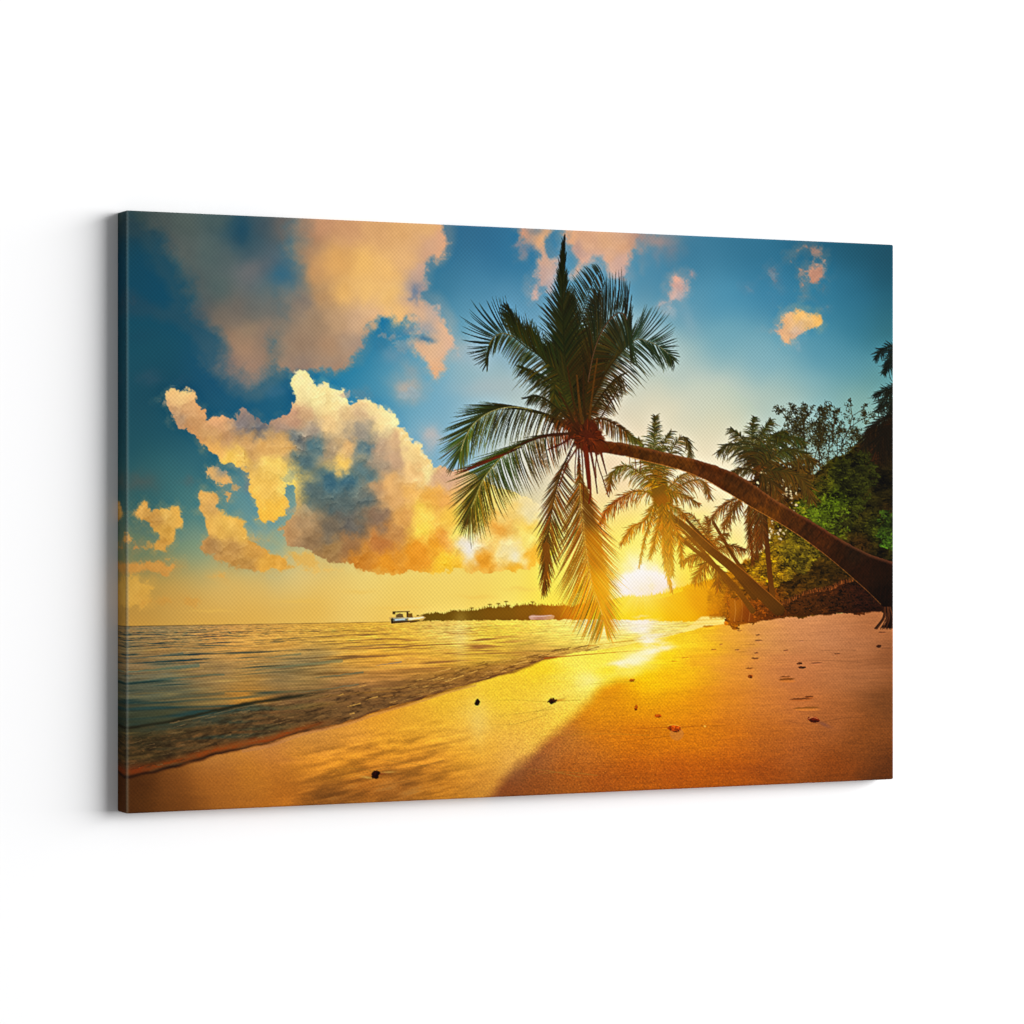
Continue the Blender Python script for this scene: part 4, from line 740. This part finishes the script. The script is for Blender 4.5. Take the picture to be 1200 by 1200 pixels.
# --- hanging fronds
fr([(672,503),(645,487),(612,478),(590,478),(570,485),(554,498),(545,513),(539,532)], [(0,-10,-2),(.25,-24,-4),(.45,-48,-4),(.55,-50,4),(.63,-47,15),(.75,-38,18),(.88,-29,20),(1,-13,26)], None, n=84, w=1.9, bright=.85, jit=.25)
fr([(672,503),(645,487),(612,478),(590,478),(570,485),(554,498),(545,513),(539,532)], None, [(0,-4,12),(.15,-8,25),(.3,-12,38),(.45,-16,46),(.6,-14,50),(.75,-6,42),(.9,2,32),(1,-3,24)], n=100, w=1.5, bright=1.05, jit=.3, rach=(.32,.98,(176,168,110)))
fr([(674,508),(644,509),(617,519),(592,532),(577,547),(566,562),(558,580),(550,600)], [(0,-16,2),(.17,-34,8),(.34,-50,20),(.51,-53,20),(.64,-47,21),(.75,-37,38),(.87,-22,40),(1,-8,34)], None, n=90, w=1.8, bright=.85, jit=.28)
fr([(674,508),(644,509),(617,519),(592,532),(577,547),(566,562),(558,580),(550,600)], None, [(0,-4,14),(.17,6,38),(.34,17,48),(.51,18,50),(.64,18,48),(.75,13,50),(.87,7,48),(1,0,36)], n=120, w=1.4, bright=1.0, jit=.28, rach=(.4,.97,(172,160,84)))
line([(674,507),(655,509),(640,511),(617,518),(595,529)], 3.4, 1, (66,34,12), CRN)
for k in range(26):
    t0 = rng.random(); x0 = 600-60*t0; y0 = 527+26*t0; line([(x0+14, y0-4), (x0-rng.uniform(6,14), y0+rng.uniform(2,6))], 1.6, .4, np.array([92, 42, 18])*rng.uniform(.6, 1.3), CRN, .85)
fr([(674,516),(661,544),(652,573),(646,603),(641,640),(639,672),(638,690)], [(0,-1,2),(.14,-2,4),(.2,-14,14),(.28,-20,24),(.4,-20,34),(.55,-15,34),(.75,-8,28),(.9,-5,22),(1,-1,12)], [(0,1,2),(.14,2,4),(.2,16,18),(.28,22,30),(.4,20,40),(.55,14,38),(.75,8,28),(.9,5,20),(1,1,12)], n=90, w=1.5, bright=.9, jit=.25)
line([(640,640),(641,655),(639,680)], 9, 2, (122,74,14), CRN, .85)
fr([(678,520),(679,560),(681,594),(686,640),(692,677),(702,709),(708,730)], [(0,0,0),(.17,-4,6),(.24,-22,30),(.35,-28,50),(.5,-30,60),(.6,-28,62),(.74,-22,56),(.9,-16,44),(1,-8,24)], [(0,0,0),(.17,4,6),(.24,24,26),(.35,40,40),(.5,42,48),(.6,42,52),(.74,34,55),(.9,18,36),(1,5,22)], n=150, w=1.45, bright=1.0, jit=.22, rach=(.22,.95,(236,190,96)))
poly([(680,570),(690,572),(706,640),(716,690),(708,722),(694,690),(686,640)], [(690,590,98,60,10),(700,650,188,116,10),(706,690,226,148,8),(706,715,228,160,20)], CRN, feather=3, amp=3, sc=4, al=.75)
# --- heart, stalks and dry strands
poly([(670,500),(684,492),(698,496),(706,508),(710,518),(710,529),(698,531),(684,529),(675,523),(667,512)], [(672,500,66,32,8),(690,512,78,28,8),(705,520,96,42,10)], CRN, feather=1.5, amp=6, sc=4)
for k in range(90):
    a0 = rng.uniform(0, 6.28); r0 = rng.uniform(2, 12); x0 = 688+r0*math.cos(a0)*1.3; y0 = 512+r0*math.sin(a0)
    line([(x0, y0), (x0+rng.normal(0, 3)+6*math.cos(a0), y0+rng.normal(0, 3)+6*math.sin(a0))], rng.uniform(.6, 1.8), .4, np.array([84, 34, 8])*rng.uniform(.4, 1.5), CRN, .8)
for P, w0, w1, c in [([(686,525),(688,548),(690,572)],6,3,(96,34,10)),([(692,528),(697,555),(700,578)],3,1.4,(92,36,12)),([(676,522),(674,545),(674,562)],1.6,1,(96,40,16)),([(697,528),(702,548),(706,560),(713,582)],1.6,1.2,(98,42,16)),([(704,530),(708,545),(711,556)],3,1.2,(100,44,16)),
                     ([(681,520),(683,550),(684,590)],2,1,(90,44,14)),([(670,512),(658,520),(642,527)],3.2,1.6,(80,32,12)),([(700,530),(698,545),(699,560)],1.4,.8,(96,44,20)),([(688,530),(692,575),(690,590)],4,2,(110,40,10)),([(744,537),(745,545),(745,556)],1.1,.7,(110,60,26)),([(750,539),(751,548),(750,553)],1,.7,(110,60,26)),([(738,536),(738,545)],1,.6,(110,60,26)),([(678,522),(664,545),(655,570)],2.4,1.6,(96,44,16))]:
    line(P, w0, w1, c, CRN, .92)
# light pouring round the leaves near the sun: the print's bloom
dx = XX-753; dy = YY-684; r_ = np.hypot(dx, dy*1.1)
ray = 1+.35*fbm(np.arctan2(dy, dx)*9, r_*.01, 1, 3, 3)
for rad, col_, st_ in ((26, (1, 1, 1), .62), (56, (1, .86, .42), .44), (105, (1, .58, .02), .24), (200, (1, .5, .05), .05)):
    g_ = np.exp(-(r_/rad)**1.7)*st_*(ray if rad > 40 else 1)
    if rad > 40: g_ = g_*np.where(LAB == CRN, .45, 1)
    IMG += (255-IMG)*np.clip(g_, 0, 1)[..., None]*np.array(col_, f4)
low = np.exp(-((XX-800)/75)**2-((YY-705)/34)**2)*.25
IMG += (np.array([236, 138, 4], f4)-IMG)*low[..., None]
# sharpening done before printing: fine detail and local contrast
def boxblur(A, r):
    for ax in (0, 1):
        pad = [(0, 0)]*3; pad[ax] = (r+1, r)
        Cc = np.cumsum(np.pad(A, pad, mode='edge').astype(np.float64), axis=ax)
        A = ((Cc[2*r+1:]-Cc[:-2*r-1]) if ax == 0 else (Cc[:, 2*r+1:]-Cc[:, :-2*r-1]))/(2*r+1)
    return A.astype(f4)
IMG[:] = np.clip(IMG+(IMG-boxblur(boxblur(IMG, 2), 2))*.6+(IMG-boxblur(boxblur(IMG, 16), 16))*.22, 0, 255)
# printer's tone curve: deeper darks, richer colour
v = np.clip(IMG/255, 0, 1)
v = v+.16*(v*v*(3-2*v)-v)
v = v*(1-.12*smooth(330, 130, XX)*smooth(780, 930, YY)-.06*smooth(260, 140, XX)-.05*smooth(980, 1060, XX)*smooth(760, 900, YY)-.06*smooth(880, 940, YY))[..., None]
lum = (v*np.array([.3, .59, .11], f4)).sum(-1, keepdims=True)
v = lum+(v-lum)*np.where((LAB == SKY) & (v[..., 2] > v[..., 0]), .93, 1.04)[..., None]
IMG[:] = np.clip(v*255, 0, 255)

# ---- a highlight painted into the ink along the left-hand edge; a slightly dulled rim on the other edges
def ink(x, y):                                # sRGB 0..255 ink colour at print units x, y
    gx = np.clip((x-PX0)*S-.5, 0, NW-1.01); gy = np.clip((y-PY0)*S-.5, 0, NH-1.01)
    xi = gx.astype(np.int32); yi = gy.astype(np.int32); fx = (gx-xi)[..., None]; fy = (gy-yi)[..., None]
    return (IMG[yi, xi]*(1-fx)+IMG[yi, xi+1]*fx)*(1-fy)+(IMG[yi+1, xi]*(1-fx)+IMG[yi+1, xi+1]*fx)*fy

# ================================================================ the canvas print as geometry
# front sheet, rolled edges and wrapped sides form one continuous surface; each region of the print
# is its own mesh cut out of that surface, so the parts meet edge to edge and nothing overlaps
RR = .0028                                   # radius of the rolled edge
GAIN = 1.0/1.30                              # ink is a little darker than it looks under the key light
def to_print(x, z):                          # a point of the front plane -> print units
    wx = x-CAM[0]; wy = -T-CAM[1]; wz = z-CAM[2]
    cx = wx*ct-wy*st; cz = wx*st+wy*ct
    return 600+cx/cz*F, 600-wz/cz*F
NX, NZ = 1180, 860
side = np.array([0, .3, .6, .85])            # rows down the wrapped sides
def axis(n, L):
    # parameter along the surface: flat front, quarter-round edge, side down to the wall
    flat = np.linspace(RR, L-RR, n)
    a = np.linspace(0, math.pi/2, 4)[1:]
    depth = np.linspace(RR, T, 6)[1:]
    lo = [(RR-RR*math.sin(t), RR-RR*math.cos(t)) for t in a]
    pos = [(L if False else q, d) for q, d in lo][::-1]
    P = [0.0]*len(depth)+[q for q, d in lo][::-1]+list(flat)+[L-q for q, d in lo]+[L]*len(depth)
    D = list(depth[::-1])+[d for q, d in lo][::-1]+[0]*n+[d for q, d in lo]+list(depth)
    return np.array(P), np.array(D)
PXs, DXs = axis(NX, CW); PZs, DZs = axis(NZ, CH)
PZs = CH/2-PZs                                # top to bottom
GX, GZ = np.meshgrid(PXs, PZs); DX, DZ = np.meshgrid(DXs, DZs)
D = np.maximum(DX, DZ)
# where a side goes down the other coordinate keeps its place; the four corners are folded and rounded
CR_ = .0032
ex = np.minimum(GX, CW-GX); ez = CH/2-np.abs(GZ)
kx = np.clip(CR_-ex, 0, None); kz = np.clip(CR_-ez, 0, None); kk = np.hypot(kx, kz)
sc = np.where(kk > CR_, CR_/np.maximum(kk, 1e-9), 1)
GX2 = np.where(kk > CR_, np.where(GX < CW/2, CR_-kx*sc, CW-CR_+kx*sc), GX)
GZ2 = np.where(kk > CR_, np.sign(GZ)*(CH/2-CR_+kz*sc), GZ)
# ink: the front is the picture; the wrapped sides repeat its border, mirrored
mx = np.where(GX < CW/2, np.minimum(GX, 1), GX)
sx = np.where(DX > RR*.999, np.where(GX < CW/2, DX*.9, CW-DX*.9), GX)
sz = np.where(DZ > RR*.999, np.where(GZ > 0, CH/2-DZ*.9, -CH/2+DZ*.9), GZ)
sx = np.clip(sx, .0015, CW-.0015); sz = np.clip(sz, -CH/2+.0015, CH/2-.0015)
u_, v_ = to_print(sx, sz)
u_ = u_.astype(f4); v_ = v_.astype(f4)
col = np.clip(ink(u_, v_), 0, 255)/255
edge_highlight = np.exp(-((GX-DX-.0018)/.0022)**2)*(DX < RR*.99)            # light catching the rolled left edge, painted into the ink colour
col = col+(np.array([.62, .64, .62])-col)*(edge_highlight*.42)[..., None]
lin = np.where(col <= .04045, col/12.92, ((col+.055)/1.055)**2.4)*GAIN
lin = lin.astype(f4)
VX = GX2; VY = -T+D; VZ = GZ2
verts = np.stack([VX, VY, VZ], -1).astype(f4)
li = np.clip(((u_[:-1, :-1]+u_[1:, 1:])/2-PX0)*S, 0, NW-1).astype(int); lj = np.clip(((v_[:-1, :-1]+v_[1:, 1:])/2-PY0)*S, 0, NH-1).astype(int)
FL = LAB[lj, li].astype(int)
Dq = (D[:-1, :-1]+D[1:, 1:])/2
WRAP = 90
FL[Dq > RR*.99] = WRAP
R_, C_ = FL.shape
ii, jj = np.meshgrid(np.arange(R_), np.arange(C_), indexing='ij')
NC = C_+1
quad = np.stack([ii*NC+jj, (ii+1)*NC+jj, (ii+1)*NC+jj+1, ii*NC+jj+1], -1)
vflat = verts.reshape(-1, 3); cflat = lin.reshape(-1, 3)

# woven cotton under matt ink: a plain weave that both shades the ink and lifts the surface
cm, nt, bs = nodes('printed_canvas')
at = nt.nodes.new('ShaderNodeVertexColor'); at.layer_name = 'ink'
tc = nt.nodes.new('ShaderNodeTexCoord'); sp = nt.nodes.new('ShaderNodeSeparateXYZ'); nt.links.new(tc.outputs['Object'], sp.inputs[0])
def mth(op, a, b=None, c=None):
    n = nt.nodes.new('ShaderNodeMath'); n.operation = op
    for i, v in enumerate((a, b, c)):
        if v is None: continue
        if isinstance(v, (int, float)): n.inputs[i].default_value = v
        else: nt.links.new(v, n.inputs[i])
    return n.outputs[0]
WV = 2*math.pi/.0058
wv = mth('MULTIPLY', mth('SINE', mth('MULTIPLY', sp.outputs['X'], WV)), mth('SINE', mth('MULTIPLY', sp.outputs['Z'], WV)))
nz = nt.nodes.new('ShaderNodeTexNoise'); nz.inputs['Scale'].default_value = 14; nz.inputs['Detail'].default_value = 5
nt.links.new(tc.outputs['Object'], nz.inputs['Vector'])
slub = nt.nodes.new('ShaderNodeTexNoise'); slub.inputs['Scale'].default_value = 60; slub.inputs['Detail'].default_value = 3
mp = nt.nodes.new('ShaderNodeMapping'); mp.inputs['Scale'].default_value = (1, 1, 9); nt.links.new(tc.outputs['Object'], mp.inputs[0]); nt.links.new(mp.outputs[0], slub.inputs['Vector'])
wv = mth('MULTIPLY', wv, mth('MULTIPLY_ADD', nz.outputs['Fac'], 2.2, -.1))
fac = mth('ADD', mth('MULTIPLY_ADD', wv, .055, 1.0), mth('MULTIPLY_ADD', slub.outputs['Fac'], .05, -.025))
mixn = nt.nodes.new('ShaderNodeVectorMath'); mixn.operation = 'SCALE'
nt.links.new(at.outputs['Color'], mixn.inputs[0]); nt.links.new(fac, mixn.inputs['Scale'])
nt.links.new(mixn.outputs[0], bs.inputs['Base Color'])
bp = nt.nodes.new('ShaderNodeBump'); bp.inputs['Strength'].default_value = .15; bp.inputs['Distance'].default_value = .0004
nt.links.new(wv, bp.inputs['Height']); nt.links.new(bp.outputs['Normal'], bs.inputs['Normal'])
bs.inputs['Roughness'].default_value = .85; bs.inputs['Specular IOR Level'].default_value = .04

def cut(name, ids, parent, label=None):
    sel = quad[np.isin(FL, ids)]
    if not len(sel): print('EMPTY', name); return None
    idx, inv = np.unique(sel.ravel(), return_inverse=True)
    me = bpy.data.meshes.new(name); n = len(sel)
    me.vertices.add(len(idx)); me.vertices.foreach_set('co', vflat[idx].ravel())
    me.loops.add(n*4); me.loops.foreach_set('vertex_index', inv.ravel().astype(np.int32))
    me.polygons.add(n); me.polygons.foreach_set('loop_start', np.arange(n, dtype=np.int32)*4)
    me.polygons.foreach_set('use_smooth', np.ones(n, bool))
    me.update(calc_edges=True)
    ca = me.color_attributes.new('ink', 'FLOAT_COLOR', 'POINT')
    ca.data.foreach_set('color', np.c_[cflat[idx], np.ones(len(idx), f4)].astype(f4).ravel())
    me.materials.append(cm)
    o = bpy.data.objects.new(name, me); SC.collection.objects.link(o); o.parent = parent
    if label: o['label'] = label
    return o

root = bpy.data.objects.new('canvas_print', None); SC.collection.objects.link(root)
root['label'] = 'wide stretched canvas print of a tropical beach at sunset hanging on the white wall'
root['category'] = 'canvas print'
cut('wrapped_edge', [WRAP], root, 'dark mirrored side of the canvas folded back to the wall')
cut('printed_sky', [SKY], root)
cut('printed_cloud', [CL_UP], root, 'large soft grey and orange cloud in the upper left of the print')
cut('printed_cloud', [CL_CUM], root, 'towering golden cumulus cloud above the printed sea')
cut('printed_cloud', [CL_TOP], root, 'pink torn clouds above the leaning palm')
cut('printed_cloud', [CL_ORG], root, 'small orange cloud in the blue sky at the upper right')
cut('printed_cloud', [CL_LOW], root, 'small low orange clouds near the left edge of the print')
cut('printed_sun', [SUN], root)
cut('printed_sea', [SEA], root)
cut('printed_beach', [BEACH], root)
cut('printed_shoreline', [ISLE], root, 'far wooded shore along the horizon')
cut('printed_boat', [BOAT], root, 'white motor boat with a canopy on the horizon')
cut('printed_boat', [DINGHY], root, 'small pale boat in front of the far shore')
p1 = cut('printed_palm_tree', [CRN], root, 'large palm leaning in from the right with drooping fronds')
cut('trunk', [TRK], p1)
p2 = cut('printed_palm_tree', [CRN2], root, 'golden backlit palm right of the sun')
cut('trunk', [TRK2], p2)
p3 = cut('printed_palm_tree', [CRN3], root, 'dark green palm beside the feathery tree')
cut('trunk', [TRK3], p3)
p4 = cut('printed_palm_tree', [CRN4], root, 'small low palm between the leaning trunks')
cut('trunk', [TRK4], p4)
cut('printed_palm_trunk', [TRK5], root); cut('printed_palm_trunk', [TRK6], root); cut('printed_palm_trunk', [TRK7], root)
cut('printed_palm_tree', [EDGEP], root, 'palm cut off by the right edge of the print')
cut('printed_tree', [FEATH], root, 'feathery tree against the sky')
cut('printed_bush', [BUSH], root)
cut('printed_bank', [BANK], root)
for i in range(len(STONES)):
    cut('printed_stone', [STONE0+i], root)
